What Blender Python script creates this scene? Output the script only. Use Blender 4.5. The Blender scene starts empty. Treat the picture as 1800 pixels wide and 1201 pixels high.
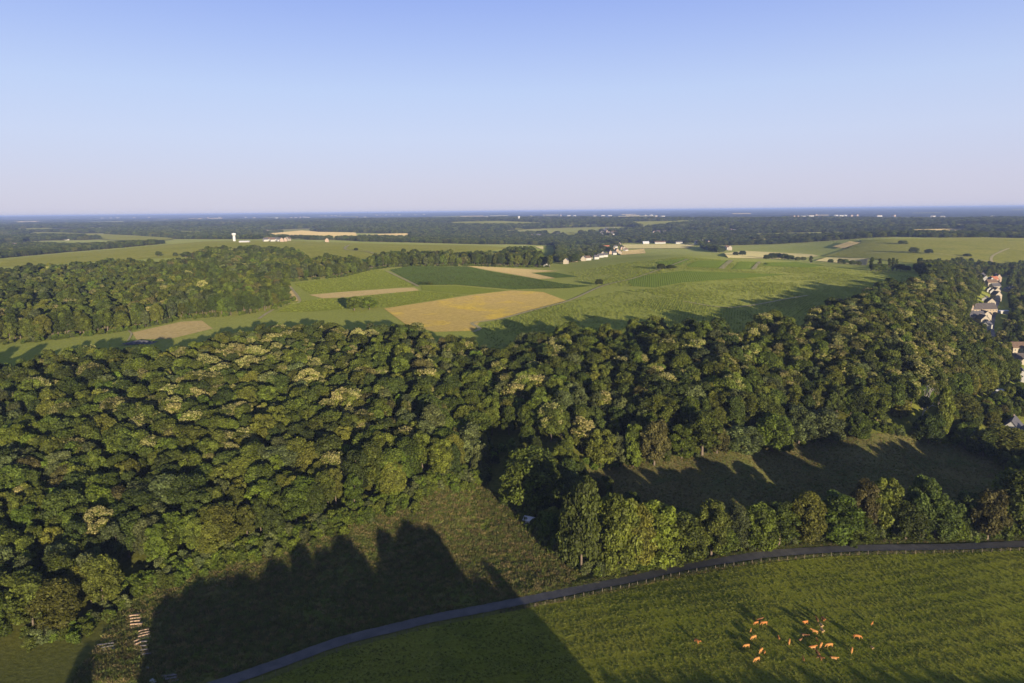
import bpy, bmesh, math, random
import numpy as np
from mathutils import Vector, Matrix
from mathutils.geometry import delaunay_2d_cdt

# ------------------------------------------------------------------ camera
SC = bpy.context.scene
COL = SC.collection
CAM_Z = 130.0
FPX = 1200.0                      # focal length in photograph pixels (24 mm on a 36 mm frame)
PITCH = math.atan(229.5 / FPX)
ROLL = math.atan(18.0 / 1800.0)
_f = np.array([0, math.cos(PITCH), -math.sin(PITCH)])
_r0 = np.array([1.0, 0, 0]); _u0 = np.array([0, math.sin(PITCH), math.cos(PITCH)])
_r = _r0 * math.cos(ROLL) - _u0 * math.sin(ROLL)
_u = _u0 * math.cos(ROLL) + _r0 * math.sin(ROLL)
cd = bpy.data.cameras.new('camera'); cam = bpy.data.objects.new('camera', cd); COL.objects.link(cam)
cd.lens = 24; cd.sensor_width = 36; cd.clip_start = 1.0; cd.clip_end = 120000
cam.matrix_world = Matrix(((_r[0], _u[0], -_f[0], 0), (_r[1], _u[1], -_f[1], 0), (_r[2], _u[2], -_f[2], CAM_Z), (0, 0, 0, 1)))
SC.camera = cam

# ------------------------------------------------------------------ sky, sun, exposure
EXPO = 1.05
SUN_EL = math.radians(7.2)
SUN_AZ = math.radians(22.0)       # shadows run forward and this far to the left
to_sun = Vector((math.sin(SUN_AZ) * math.cos(SUN_EL), -math.cos(SUN_AZ) * math.cos(SUN_EL), math.sin(SUN_EL)))
w = bpy.data.worlds.new('World'); SC.world = w; w.use_nodes = True
nt = w.node_tree; nt.nodes.clear()
sky = nt.nodes.new('ShaderNodeTexSky'); sky.sky_type = 'NISHITA'; sky.sun_disc = False
sky.sun_elevation = SUN_EL; sky.sun_rotation = math.atan2(to_sun.x, to_sun.y)
sky.altitude = 150; sky.air_density = 1.0; sky.dust_density = 0.2; sky.ozone_density = 3.5
bg = nt.nodes.new('ShaderNodeBackground'); bg.inputs['Strength'].default_value = 0.15
wo = nt.nodes.new('ShaderNodeOutputWorld')
# the clear evening sky by height above the horizon: deep blue overhead, pale lilac low down, all round alike
tc = nt.nodes.new('ShaderNodeTexCoord'); sxyz = nt.nodes.new('ShaderNodeSeparateXYZ'); rp = nt.nodes.new('ShaderNodeValToRGB')
nt.links.new(tc.outputs['Generated'], sxyz.inputs[0]); nt.links.new(sxyz.outputs[2], rp.inputs[0])
SKYK = 1.0 / (0.15 * 2 ** EXPO)
stops = ((0.0, (.61, .595, .74)), (0.04, (.62, .615, .785)), (0.10, (.60, .655, .87)), (0.16, (.53, .63, .90)), (0.22, (.42, .53, .89)), (0.28, (.32, .43, .86)), (0.5, (.18, .245, .48)), (1.0, (.11, .145, .28)))
el = rp.color_ramp.elements
while len(el) < len(stops): el.new(0.5)
for e_, (p_, c_) in zip(el, stops): e_.position = p_; e_.color = (*[v * SKYK for v in c_], 1)
mxs = nt.nodes.new('ShaderNodeMix'); mxs.data_type = 'RGBA'; mxs.inputs[0].default_value = 0.94
nt.links.new(sky.outputs[0], mxs.inputs[6]); nt.links.new(rp.outputs[0], mxs.inputs[7]); nt.links.new(mxs.outputs[2], bg.inputs[0]); nt.links.new(bg.outputs[0], wo.inputs[0])
sl = bpy.data.lights.new('sun', 'SUN'); sl.energy = 5.0; sl.angle = math.radians(0.53); sl.color = (1.0, 0.86, 0.63)
so = bpy.data.objects.new('sun', sl); COL.objects.link(so)
so.rotation_euler = to_sun.to_track_quat('Z', 'Y').to_euler(); so.location = (60, -150, 200)
vs = SC.view_settings; vs.view_transform = 'Standard'; vs.look = 'None'; vs.gamma = 1; vs.exposure = EXPO; vs.use_curve_mapping = False
SC.render.film_transparent = False
cy = SC.cycles
cy.max_bounces = 4; cy.diffuse_bounces = 2; cy.glossy_bounces = 1; cy.transmission_bounces = 2; cy.volume_bounces = 0
cy.transparent_max_bounces = 4

rng = np.random.default_rng(11)
random.seed(5)

# ------------------------------------------------------------------ terrain
def pray(px, py):
    d = _f + (px - 900.0) / FPX * _r + (600.5 - py) / FPX * _u
    return d
def proj(P):
    P = np.asarray(P, float) - np.array([0, 0, CAM_Z])
    dep = P @ _f
    return 900 + FPX * (P @ _r) / dep, 600.5 - FPX * (P @ _u) / dep, dep
# ground heights read off the photograph: pixel, ground height there, height of the crown seen at that pixel
CTRL = [(1300,1100,0,0),(1650,1100,0,0),(1500,1010,0,0),(600,1080,0.6,0),(1750,890,1.5,0),(1500,860,3.5,0),(1200,880,2.8,0),(950,990,1,0),(700,960,2.5,0),(2000,900,1,0),(2000,700,0,0),(2000,560,0,0),(2000,480,4,0),(2000,440,20,0),(-250,1050,3,0),(-250,900,10,14),(-250,700,24,14),(-250,560,34,14),(-250,470,40,0),
 (-200,1201,1,0),(380,1201,0,0),(900,1201,0,0),(1800,1201,0,0),(2000,1201,0,0),(900,1050,0,0),(1300,985,0,0),(1800,957,1,0),(500,955,3,0),
 (850,850,7,0),(230,1045,2,0),(0,1130,1,0),(1060,828,6,0),(1400,785,7,0),(1640,780,4,0),(1780,800,1,0),
 (450,750,17,16),(100,820,15,16),(0,900,9,16),(750,760,17,16),(650,680,24,16),(450,580,32,16),(0,632,28,16),(250,605,30,16),(620,570,33,16),
 (0,620,32,0),(250,585,34,0),(480,552,37,0),(770,585,35,0),(850,602,33,0),(990,530,41,0),(620,535,39,0),(500,497,44,0),(820,470,46,0),
 (1050,500,44,0),(1400,500,43,0),(1570,485,40,0),(1450,530,38,0),(1300,570,36,0),(1000,690,22,18),(1150,700,20,18),(1000,575,32,18),(1150,562,32,18),
 (1300,700,19,18),(1500,700,14,18),(1650,720,6,18),(1300,620,30,17),(1500,600,30,17),(1600,560,32,17),(1700,580,16,17),(1640,640,20,17),(1740,650,6,14),
 (1500,530,36,16),(1620,480,38,16),(1670,462,36,16),(1720,490,14,15),(1745,520,2,0),(1720,560,3,0),(1795,640,0,0),(1795,560,2,0),(1760,480,6,0),
 (200,480,40,15),(100,540,34,15),(350,530,36,15),(450,480,44,15),
 (1200,450,51,0),(1050,465,46,0),(1330,458,47,0),(1450,468,43,0),
 (1060,440,14,0),(1020,450,18,0),(960,468,38,0),(1400,450,14,0),(1150,434,12,0),(1300,440,13,0),(1480,460,16,0),
 (1600,440,30,0),(1700,455,22,0),(1550,421,42,0),(1780,425,36,0),(1780,470,10,0),
 (100,452,42,0),(300,432,48,0),(420,424,50,0),(520,425,50,0),(620,430,49,0),(740,436,46,0),(850,436,42,0),(20,440,28,12),
 (100,414,22,0),(250,416,26,0),(480,412,20,0),(600,410,26,0),(800,415,14,0),(950,415,10,0),(1060,412,14,0),(1250,408,22,0),(1500,405,30,0),(1750,405,34,0),
 (0,400,34,0),(300,395,40,0),(600,392,44,0),(850,391,50,0),(1100,390,52,0),(1400,392,46,0),(1750,393,44,0)]
cw, cz = [], []
for px, py, zg, h in CTRL:
    d = pray(px, py); t = (zg + h - CAM_Z) / d[2]
    cw.append((d[0] * t, d[1] * t)); cz.append(zg)
for R, zz in ((11000, 28), (16000, 45), (24000, 74), (33000, 96), (48000, 118)):
    for a in (-50, -30, -10, 10, 30, 50):
        cw.append((R * math.sin(math.radians(a)), R * math.cos(math.radians(a)))); cz.append(zz + 10 * math.sin(R + a))
for a in (-60, -30, 0, 30, 60):
    cw.append((100 * math.sin(math.radians(a)), 100 * math.cos(math.radians(a)))); cz.append(0)
for a, R in ((-40, 150), (-50, 190), (40, 150), (-20, 140), (20, 140), (0, 140)):
    cw.append((R * math.sin(math.radians(a)), R * math.cos(math.radians(a)))); cz.append(0)
cw = np.array(cw); cz = np.array(cz, float)
def uv(x, y):
    th = np.clip(np.arctan2(x, y), -1.05, 1.05); r = np.clip(np.hypot(x, y), 90, 48000)
    return th * 3.0, np.log(r)
cu, cv = uv(cw[:, 0], cw[:, 1])
def kern(d2): return 0.5 * d2 * np.log(np.maximum(d2, 1e-12))
n = len(cu)
K = kern((cu[:, None] - cu) ** 2 + (cv[:, None] - cv) ** 2) + np.eye(n) * 0.012
Pm = np.stack([np.ones(n), cu, cv], 1)
A = np.block([[K, Pm], [Pm.T, np.zeros((3, 3))]])
sol = np.linalg.solve(A, np.concatenate([cz, np.zeros(3)]))
def H(x, y):
    x = np.atleast_1d(np.asarray(x, float)); y = np.atleast_1d(np.asarray(y, float))
    sh = x.shape; x = x.ravel(); y = y.ravel(); out = np.empty(len(x))
    for i in range(0, len(x), 40000):
        a, b = x[i:i + 40000], y[i:i + 40000]
        u, v = uv(a, b)
        z = kern((u[:, None] - cu) ** 2 + (v[:, None] - cv) ** 2) @ sol[:n] + sol[n] + sol[n + 1] * u + sol[n + 2] * v
        th = np.abs(np.arctan2(a, b))
        k = np.clip((th - 0.95) / 0.6, 0, 1); k = k * k * (3 - 2 * k)
        k2 = np.clip((np.hypot(a, b) - 205) / 75, 0, 1); k2 = k2 * k2 * (3 - 2 * k2)
        out[i:i + 40000] = z * (1 - k) * k2
    return out.reshape(sh)
TS = np.exp(np.linspace(math.log(60), math.log(60000), 900))
def hit(px, py, h=0.0):
    d = pray(px, py); d = d / np.linalg.norm(d)
    P = TS[:, None] * d; P[:, 2] += CAM_Z
    g = P[:, 2] - H(P[:, 0], P[:, 1]) - h
    i = np.argmax(g < 0)
    if g[i] >= 0: i = len(TS) - 1
    a, b = g[i - 1], g[i]; k = a / (a - b) if a != b else 0
    q = P[i - 1] * (1 - k) + P[i] * k
    return Vector((q[0], q[1], float(H(q[0], q[1])[0])))
def inpoly(x, y, poly):
    poly = np.asarray(poly); x = np.asarray(x); y = np.asarray(y); c = np.zeros(x.shape, bool); j = len(poly) - 1
    for i in range(len(poly)):
        xi, yi = poly[i][0], poly[i][1]; xj, yj = poly[j][0], poly[j][1]
        if yi != yj:
            c ^= ((yi > y) != (yj > y)) & (x < (xj - xi) * (y - yi) / (yj - yi) + xi)
        j = i
    return c

# ------------------------------------------------------------------ helpers
def link(o, parent=None):
    COL.objects.link(o)
    if parent: o.parent = parent
    return o
def tag(o, label=None, cat=None, group=None, kind=None):
    if label: o['label'] = label
    if cat: o['category'] = cat
    if group: o['group'] = group
    if kind: o['kind'] = kind
    return o
def mesh(name, verts, faces, mats=(), smooth=False, midx=None):
    me = bpy.data.meshes.new(name); me.from_pydata([tuple(v) for v in verts], [], [tuple(f) for f in faces])
    for m in mats: me.materials.append(m)
    if midx is not None: me.polygons.foreach_set('material_index', np.asarray(midx, np.int32))
    if smooth: me.polygons.foreach_set('use_smooth', np.ones(len(me.polygons), bool))
    me.update(); return me
def nmesh(name, V, F4, mats=(), midx=None, smooth=False):
    """fast mesh from numpy: V (n,3), F4 list of equal-length faces"""
    V = np.asarray(V, np.float32); F4 = np.asarray(F4, np.int32); k = F4.shape[1]
    me = bpy.data.meshes.new(name); me.vertices.add(len(V)); me.vertices.foreach_set('co', V.ravel())
    me.loops.add(F4.size); me.loops.foreach_set('vertex_index', F4.ravel())
    me.polygons.add(len(F4)); me.polygons.foreach_set('loop_start', np.arange(0, F4.size, k, dtype=np.int32))
    if midx is not None: me.polygons.foreach_set('material_index', np.asarray(midx, np.int32))
    me.polygons.foreach_set('use_smooth', np.full(len(F4), smooth, bool))
    for m in mats: me.materials.append(m)
    me.update(calc_edges=True); me.validate(); return me
def ob(name, me, parent=None, loc=None, rz=0.0):
    o = bpy.data.objects.new(name, me); link(o, parent)
    if loc is not None: o.location = loc
    if rz: o.rotation_euler = (0, 0, rz)
    return o

# ------------------------------------------------------------------ materials
def newmat(name):
    m = bpy.data.materials.new(name); m.use_nodes = True; t = m.node_tree; t.nodes.clear()
    out = t.nodes.new('ShaderNodeOutputMaterial'); b = t.nodes.new('ShaderNodeBsdfPrincipled')
    t.links.new(b.outputs[0], out.inputs[0]); b.inputs['Roughness'].default_value = 0.9
    b.inputs['Specular IOR Level'].default_value = 0.1
    return m, t, b, out
def N(t, typ, **kw):
    nd = t.nodes.new(typ)
    for k, v in kw.items():
        if k in nd.inputs.keys() if hasattr(nd.inputs, 'keys') else False: nd.inputs[k].default_value = v
        else: setattr(nd, k, v)
    return nd
def mixc(t, fac, a, b, mode='MIX'):
    nd = t.nodes.new('ShaderNodeMix'); nd.data_type = 'RGBA'; nd.blend_type = mode
    for s, v in ((nd.inputs[0], fac), (nd.inputs[6], a), (nd.inputs[7], b)):
        if isinstance(v, bpy.types.NodeSocket): t.links.new(v, s)
        elif isinstance(v, (int, float)): s.default_value = v
        else: s.default_value = (*v, 1)
    return nd.outputs[2]
def ramp(t, fac, lo, hi):
    nd = t.nodes.new('ShaderNodeMapRange'); nd.inputs[1].default_value = lo; nd.inputs[2].default_value = hi
    t.links.new(fac, nd.inputs[0]); return nd.outputs[0]
def pos(t, scale=(1, 1, 1), rz=0.0):
    g = t.nodes.new('ShaderNodeNewGeometry'); mp = t.nodes.new('ShaderNodeMapping')
    mp.inputs['Scale'].default_value = scale; mp.inputs['Rotation'].default_value = (0, 0, rz)
    t.links.new(g.outputs['Position'], mp.inputs['Vector']); return mp.outputs[0]
def noise(t, vec, scale, detail=4, rough=0.55):
    nd = t.nodes.new('ShaderNodeTexNoise'); nd.inputs['Scale'].default_value = scale
    nd.inputs['Detail'].default_value = detail; nd.inputs['Roughness'].default_value = rough
    t.links.new(vec, nd.inputs['Vector']); return nd.outputs[0]
def bump(t, b, h, dist, strength=1.0):
    nd = t.nodes.new('ShaderNodeBump'); nd.inputs['Distance'].default_value = dist; nd.inputs['Strength'].default_value = strength
    t.links.new(h, nd.inputs['Height']); t.links.new(nd.outputs[0], b.inputs['Normal'])
def field_mat(name, c1, c2, big=0.012, fine=0.35, c3=None, rows=None, bumpd=0.5, sheen=0.3):
    """a field: large patches of two colours, fine mottling, optional planted rows (spacing, bearing)"""
    m, t, b, _ = newmat(name); p = pos(t)
    a = ramp(t, noise(t, p, big, 3), 0.35, 0.65)
    col = mixc(t, a, c1, c2)
    f = noise(t, p, fine, 6, 0.7)
    if c3: col = mixc(t, ramp(t, noise(t, p, big * 2.3, 4), 0.52, 0.66), col, c3)
    col = mixc(t, ramp(t, f, 0.3, 0.75), mixc(t, 1.0, col, (0.55, 0.55, 0.5), 'MULTIPLY'), mixc(t, 1.0, col, (1.35, 1.35, 1.3), 'MULTIPLY'))
    hgt = f
    if rows:
        sp, br = rows[:2]; ks = rows[2] if len(rows) > 2 else 0.74
        pr = pos(t, (1, 1, 1), br)
        sx = t.nodes.new('ShaderNodeSeparateXYZ'); t.links.new(pr, sx.inputs[0])
        mm = N(t, 'ShaderNodeMath', operation='MULTIPLY'); t.links.new(sx.outputs[0], mm.inputs[0]); mm.inputs[1].default_value = 2 * math.pi / sp
        sn = N(t, 'ShaderNodeMath', operation='SINE'); t.links.new(mm.outputs[0], sn.inputs[0])
        rr = ramp(t, sn.outputs[0], -0.4, 0.6)
        col = mixc(t, rr, mixc(t, 1.0, col, (ks, ks, ks * 0.95), 'MULTIPLY'), col)
        if ks < 0.85: ad = N(t, 'ShaderNodeMath', operation='ADD'); t.links.new(rr, ad.inputs[0]); t.links.new(f, ad.inputs[1]); hgt = ad.outputs[0]
    t.links.new(col, b.inputs['Base Color'])
    b.inputs['Specular IOR Level'].default_value = 0.0; b.inputs['Sheen Weight'].default_value = sheen * 0.8; b.inputs['Sheen Roughness'].default_value = 0.5
    b.inputs['Sheen Tint'].default_value = (*[min(1, v * 4) for v in c1], 1)
    bump(t, b, hgt, bumpd); return m
def leaf_mat(name, transl=0.42, var=0.36):
    m, t, b, out = newmat(name)
    at = N(t, 'ShaderNodeAttribute', attribute_name='col')
    oi = t.nodes.new('ShaderNodeObjectInfo')
    br = ramp(t, oi.outputs['Random'], 0, 1); 
    hs = t.nodes.new('ShaderNodeHueSaturation'); t.links.new(at.outputs['Color'], hs.inputs['Color'])
    v = t.nodes.new('ShaderNodeMapRange'); v.inputs[3].default_value = 1 - var; v.inputs[4].default_value = 1 + var; t.links.new(oi.outputs['Random'], v.inputs[0])
    t.links.new(v.outputs[0], hs.inputs['Value'])
    wn = t.nodes.new('ShaderNodeTexWhiteNoise'); wn.noise_dimensions = '1D'
    t.links.new(oi.outputs['Random'], wn.inputs['W'])
    h = t.nodes.new('ShaderNodeMapRange'); h.inputs[3].default_value = 0.482; h.inputs[4].default_value = 0.510; t.links.new(wn.outputs[0], h.inputs[0])
    t.links.new(h.outputs[0], hs.inputs['Hue'])
    t.links.new(hs.outputs[0], b.inputs['Base Color'])
    b.inputs['Roughness'].default_value = 0.6; b.inputs['Specular IOR Level'].default_value = 0.25
    tr = t.nodes.new('ShaderNodeBsdfTranslucent'); t.links.new(mixc(t, 1.0, hs.outputs[0], (1.3, 1.25, 0.5), 'MULTIPLY'), tr.inputs[0])
    mx = t.nodes.new('ShaderNodeMixShader'); mx.inputs[0].default_value = transl
    t.links.new(b.outputs[0], mx.inputs[1]); t.links.new(tr.outputs[0], mx.inputs[2]); t.links.new(mx.outputs[0], out.inputs[0])
    return m
def plain(name, c, rough=0.8, var=0.25, scale=1.5, bd=0.0, spec=0.2, metal=0.0):
    m, t, b, _ = newmat(name); tc = t.nodes.new('ShaderNodeTexCoord')
    f = noise(t, tc.outputs['Object'], scale, 5, 0.65)
    lo = tuple(v * (1 - var) for v in c); hi = tuple(min(1, v * (1 + var)) for v in c)
    t.links.new(mixc(t, ramp(t, f, 0.3, 0.7), lo, hi), b.inputs['Base Color'])
    b.inputs['Roughness'].default_value = rough; b.inputs['Specular IOR Level'].default_value = spec; b.inputs['Metallic'].default_value = metal
    if bd: bump(t, b, f, bd)
    return m
M_LEAF = leaf_mat('foliage'); M_VINE = leaf_mat('vine_foliage', 0.35, 0.25); M_TUFT = leaf_mat('grass_blades', 0.3, 0.35)
M_BARK = plain('bark', (0.13, 0.10, 0.075), 0.9, 0.4, 3.0, 0.05)
M_PALEBARK = plain('pale_dead_wood', (0.42, 0.37, 0.31), 0.85, 0.25, 3.0, 0.03)

# ground
def ground_mat():
    m, t, b, _ = newmat('open_land'); p = pos(t)
    g = t.nodes.new('ShaderNodeNewGeometry'); ln = N(t, 'ShaderNodeVectorMath', operation='LENGTH'); t.links.new(g.outputs['Position'], ln.inputs[0])
    near = mixc(t, ramp(t, noise(t, p, 0.02, 4), 0.35, 0.65), (0.085, 0.092, 0.018), (0.11, 0.11, 0.026))
    plat = mixc(t, ramp(t, noise(t, p, 0.006, 3), 0.38, 0.62), (0.215, 0.245, 0.034), (0.255, 0.265, 0.05))
    vo = t.nodes.new('ShaderNodeTexVoronoi'); vo.inputs['Scale'].default_value = 1.0; vo.inputs['Randomness'].default_value = 1.0
    wob = N(t, 'ShaderNodeVectorMath', operation='MULTIPLY_ADD')
    nn = t.nodes.new('ShaderNodeTexNoise'); nn.inputs['Scale'].default_value = 0.002; t.links.new(p, nn.inputs['Vector'])
    t.links.new(nn.outputs[1], wob.inputs[0]); wob.inputs[1].default_value = (1.2, 1.2, 0); 
    ps = pos(t, (0.0020, 0.0007, 0)); t.links.new(ps, wob.inputs[2]); t.links.new(wob.outputs[0], vo.inputs['Vector'])
    sx = t.nodes.new('ShaderNodeSeparateColor'); t.links.new(vo.outputs['Color'], sx.inputs[0])
    cr = t.nodes.new('ShaderNodeValToRGB'); cr.color_ramp.interpolation = 'CONSTANT'
    e = cr.color_ramp.elements; e[0].color = (0.018, 0.026, 0.012, 1); e[0].position = 0; e[1].position = 0.62; e[1].color = (0.05, 0.055, 0.02, 1)
    for q, c in ((0.72, (0.018, 0.026, 0.012, 1)), (0.84, (0.16, 0.13, 0.07, 1)), (0.88, (0.02, 0.028, 0.012, 1)), (0.96, (0.09, 0.09, 0.035, 1))):
        k = e.new(q); k.color = c
    t.links.new(sx.outputs[0], cr.inputs[0])
    col = mixc(t, ramp(t, ln.outputs['Value'], 380, 520), near, plat)
    wood = mixc(t, ramp(t, noise(t, p, 0.0025, 3), 0.42, 0.58), (0.085, 0.095, 0.022), (0.20, 0.165, 0.07))
    col = mixc(t, ramp(t, ln.outputs['Value'], 3200, 4200), col, wood)
    col = mixc(t, ramp(t, ln.outputs['Value'], 7000, 9000), col, cr.outputs[0])
    f = noise(t, p, 0.6, 6, 0.7)
    col = mixc(t, ramp(t, f, 0.3, 0.75), mixc(t, 1.0, col, (0.6, 0.6, 0.55), 'MULTIPLY'), mixc(t, 1.0, col, (1.3, 1.3, 1.25), 'MULTIPLY'))
    t.links.new(col, b.inputs['Base Color']); b.inputs['Specular IOR Level'].default_value = 0.0
    sw = t.nodes.new('ShaderNodeMapRange'); sw.inputs[1].default_value = 4000; sw.inputs[2].default_value = 8000; sw.inputs[3].default_value = 0.085; sw.inputs[4].default_value = 0.0
    t.links.new(ln.outputs['Value'], sw.inputs[0]); t.links.new(sw.outputs[0], b.inputs['Sheen Weight']); b.inputs['Sheen Tint'].default_value = (0.8, 0.82, 0.28, 1)
    bump(t, b, f, 0.4); return m
M_GROUND = ground_mat()
fine = np.radians(np.arange(-46, 46.01, 0.4)); side = np.radians(np.concatenate([np.arange(-180, -46, 4.0), [-48, -47]]))
TH = np.concatenate([np.sort(side), fine, -np.sort(side)[::-1][:-1]]); TH = np.unique(np.round(TH, 6))
TH = TH[(TH > -math.pi + 1e-4)]
TH = np.sort(np.concatenate([TH, [math.pi]])); TH = np.unique(np.round(TH, 5))
RR = np.concatenate([[4, 20, 50, 90], np.exp(np.arange(math.log(105), math.log(60000), 0.0100))])
TT, RG = np.meshgrid(TH, RR); GX, GY = RG * np.sin(TT), RG * np.cos(TT); GZ = H(GX, GY)
nt_, nr_ = len(TH), len(RR)
V = np.stack([GX.ravel(), GY.ravel(), GZ.ravel()], 1)
ii, jj = np.meshgrid(np.arange(nr_ - 1), np.arange(nt_), indexing='ij'); j2 = (jj + 1) % nt_
F = np.stack([ii * nt_ + jj, ii * nt_ + j2, (ii + 1) * nt_ + j2, (ii + 1) * nt_ + jj], -1).reshape(-1, 4)
ground = ob('ground', nmesh('ground', V, F[:, ::-1], [M_GROUND], smooth=True)); ground['kind'] = 'structure'

# ------------------------------------------------------------------ draped sheets (fields, road, tracks)
def outline(poly, step=14.0):
    pts = []
    for i in range(len(poly)):
        a, b = poly[i], poly[(i + 1) % len(poly)]
        k = max(1, int(math.hypot(b[0] - a[0], b[1] - a[1]) / step))
        for s in range(k): pts.append((a[0] + (b[0] - a[0]) * s / k, a[1] + (b[1] - a[1]) * s / k))
    return [hit(*p) for p in pts]
def drape(name, world, m, layer=1, parent=None):
    W = np.array([(p[0], p[1]) for p in world]); th = np.arctan2(W[:, 0], W[:, 1]); lr = np.log(np.hypot(W[:, 0], W[:, 1]))
    st, sr = math.radians(0.4), 0.0135
    a = np.arange(th.min(), th.max(), st); b_ = np.arange(lr.min(), lr.max(), sr)
    gx, gy = np.meshgrid(a + st * 0.31, b_ + sr * 0.37); gx = gx.ravel(); gy = gy.ravel()
    k = inpoly(gx, gy, np.stack([th, lr], 1)); pts = [Vector((x * 100, y * 100)) for x, y in zip(th, lr)]; nb = len(pts)
    pts += [Vector((x * 100, y * 100)) for x, y in zip(gx[k], gy[k])]
    co, _, fc, *_ = delaunay_2d_cdt(pts, [], [list(range(nb))], 1, 1e-6)
    c = np.array([(p.x / 100, p.y / 100) for p in co]); r = np.exp(c[:, 1]); X, Y = r * np.sin(c[:, 0]), r * np.cos(c[:, 0])
    Z = H(X, Y) + layer * (0.04 + 0.00016 * r + np.maximum(0, r - 1300) * 0.0005)
    VV = np.stack([X, Y, Z], 1); FF = []
    for f in fc:
        p = VV[list(f)[:3]]; nz = np.cross(p[1] - p[0], p[2] - p[0])[2]
        FF.append(tuple(f) if nz > 0 else tuple(f)[::-1])
    o = ob(name, mesh(name, VV, FF, [m], smooth=True), parent); o['kind'] = 'structure'; return o
FIELDS = []   # (pixel polygon) kept free of far woods
def field(name, poly, m, layer=1, woodfree=True):
    o = drape(name, outline(poly), m, layer)
    if woodfree: FIELDS.append(poly)
    return o
def ribbon(name, pix, width, m, layer=2, world=None, smooth_n=8, kind='structure'):
    P = [Vector((p.x, p.y)) for p in (world or [hit(*q) for q in pix])]
    def cr(p0, p1, p2, p3, t): return 0.5 * ((2 * p1) + (p2 - p0) * t + (2 * p0 - 5 * p1 + 4 * p2 - p3) * t * t + (3 * p1 - p0 - 3 * p2 + p3) * t ** 3)
    L = []
    for i in range(len(P) - 1):
        p0, p3 = P[max(0, i - 1)], P[min(len(P) - 1, i + 2)]
        for s in range(smooth_n): L.append(cr(p0, P[i], P[i + 1], p3, s / smooth_n))
    L.append(P[-1])
    V, Fc = [], []; K = 4
    for i, p in enumerate(L):
        d = (L[min(i + 1, len(L) - 1)] - L[max(i - 1, 0)]).normalized(); nrm = Vector((-d.y, d.x))
        for k in range(K + 1):
            q = p + nrm * width * (k / K - 0.5) * (1 + 0.05 * math.sin(i * 1.7 + (5 if k else 0)))
            r = q.length
            V.append((q.x, q.y, float(H(q.x, q.y)[0]) + layer * (0.04 + 0.00016 * r)))
    for i in range(len(L) - 1):
        for k in range(K):
            a = i * (K + 1) + k; Fc.append((a, a + K + 1, a + K + 2, a + 1))
    o = ob(name, mesh(name, V, Fc, [m], smooth=True))
    if kind: o['kind'] = kind
    return o, L
# ------------------------------------------------------------------ fields
G_LIGHT = field_mat('young_vines', (0.175, 0.175, 0.03), (0.215, 0.20, 0.045), 0.006, 0.12, c3=(0.15, 0.16, 0.028), sheen=0.085)
G_MID = field_mat('green_vines', (0.125, 0.145, 0.022), (0.15, 0.165, 0.027), 0.01, 0.35, rows=(2.4, 0.5))
G_DARK = field_mat('dark_vines', (0.06, 0.086, 0.018), (0.072, 0.096, 0.020), 0.012, 0.35, rows=(2.6, -0.7))
G_DEEP = field_mat('leafy_vines', (0.085, 0.115, 0.018), (0.10, 0.13, 0.022), 0.012, 0.35, rows=(2.5, 0.2))
G_TAN = field_mat('mown_stubble', (0.24, 0.185, 0.085), (0.21, 0.175, 0.07), 0.02, 0.3)
G_WHEAT = field_mat('ripe_wheat', (0.34, 0.235, 0.11), (0.30, 0.215, 0.10), 0.004, 0.1, sheen=0.2)
G_GOLD = field_mat('dry_meadow', (0.24, 0.18, 0.058), (0.275, 0.19, 0.075), 0.014, 0.25, c3=(0.40, 0.27, 0.02))
G_PASTURE = field_mat('pasture_grass', (0.138, 0.152, 0.018), (0.175, 0.172, 0.026), 0.03, 0.9, c3=(0.105, 0.122, 0.016), rows=(6.2, 1.36, 0.855), bumpd=0.5)
G_ROUGH = field_mat('rough_grass', (0.085, 0.10, 0.020), (0.135, 0.118, 0.036), 0.04, 0.6, c3=(0.075, 0.11, 0.014), bumpd=0.6)
G_MEADOW = field_mat('dry_grass_meadow', (0.095, 0.094, 0.032), (0.135, 0.112, 0.044), 0.03, 0.8, c3=(0.07, 0.086, 0.022), bumpd=0.5)
G_PATH = field_mat('pale_track', (0.46, 0.39, 0.21), (0.42, 0.36, 0.19), 0.05, 0.8, sheen=0.0)
G_LAWN = field_mat('grass_strip', (0.11, 0.15, 0.03), (0.15, 0.17, 0.045), 0.015, 0.4)
M_FLOOR = field_mat('woodland_floor', (0.04, 0.045, 0.016), (0.055, 0.05, 0.022), 0.03, 0.5)

PASTURE = [(380, 1225), (460, 1201), (600, 1143), (760, 1102), (920, 1071), (1100, 1035), (1300, 996), (1450, 979), (1600, 974), (1830, 967), (1990, 1000), (2100, 1225)]
SCRUB = [(215, 1050), (330, 1012), (470, 972), (560, 942), (640, 917), (720, 882), (800, 857), (850, 848), (890, 880), (925, 915), (985, 985), (1020, 1015), (960, 1040), (850, 1062), (700, 1092), (600, 1115), (440, 1172), (340, 1201), (120, 1201), (190, 1110)]
MEADOW = [(1008, 830), (1060, 822), (1100, 815), (1200, 797), (1270, 792), (1340, 787), (1400, 780), (1480, 766), (1560, 762), (1640, 775), (1720, 790), (1770, 830), (1790, 880), (1720, 925), (1500, 930), (1250, 935), (1150, 925)]
field('pasture', PASTURE, G_PASTURE, 1, False)
field('rough_meadow', SCRUB, G_ROUGH, 1, False)
field('hay_meadow', MEADOW, G_MEADOW, 1, False)
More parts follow.
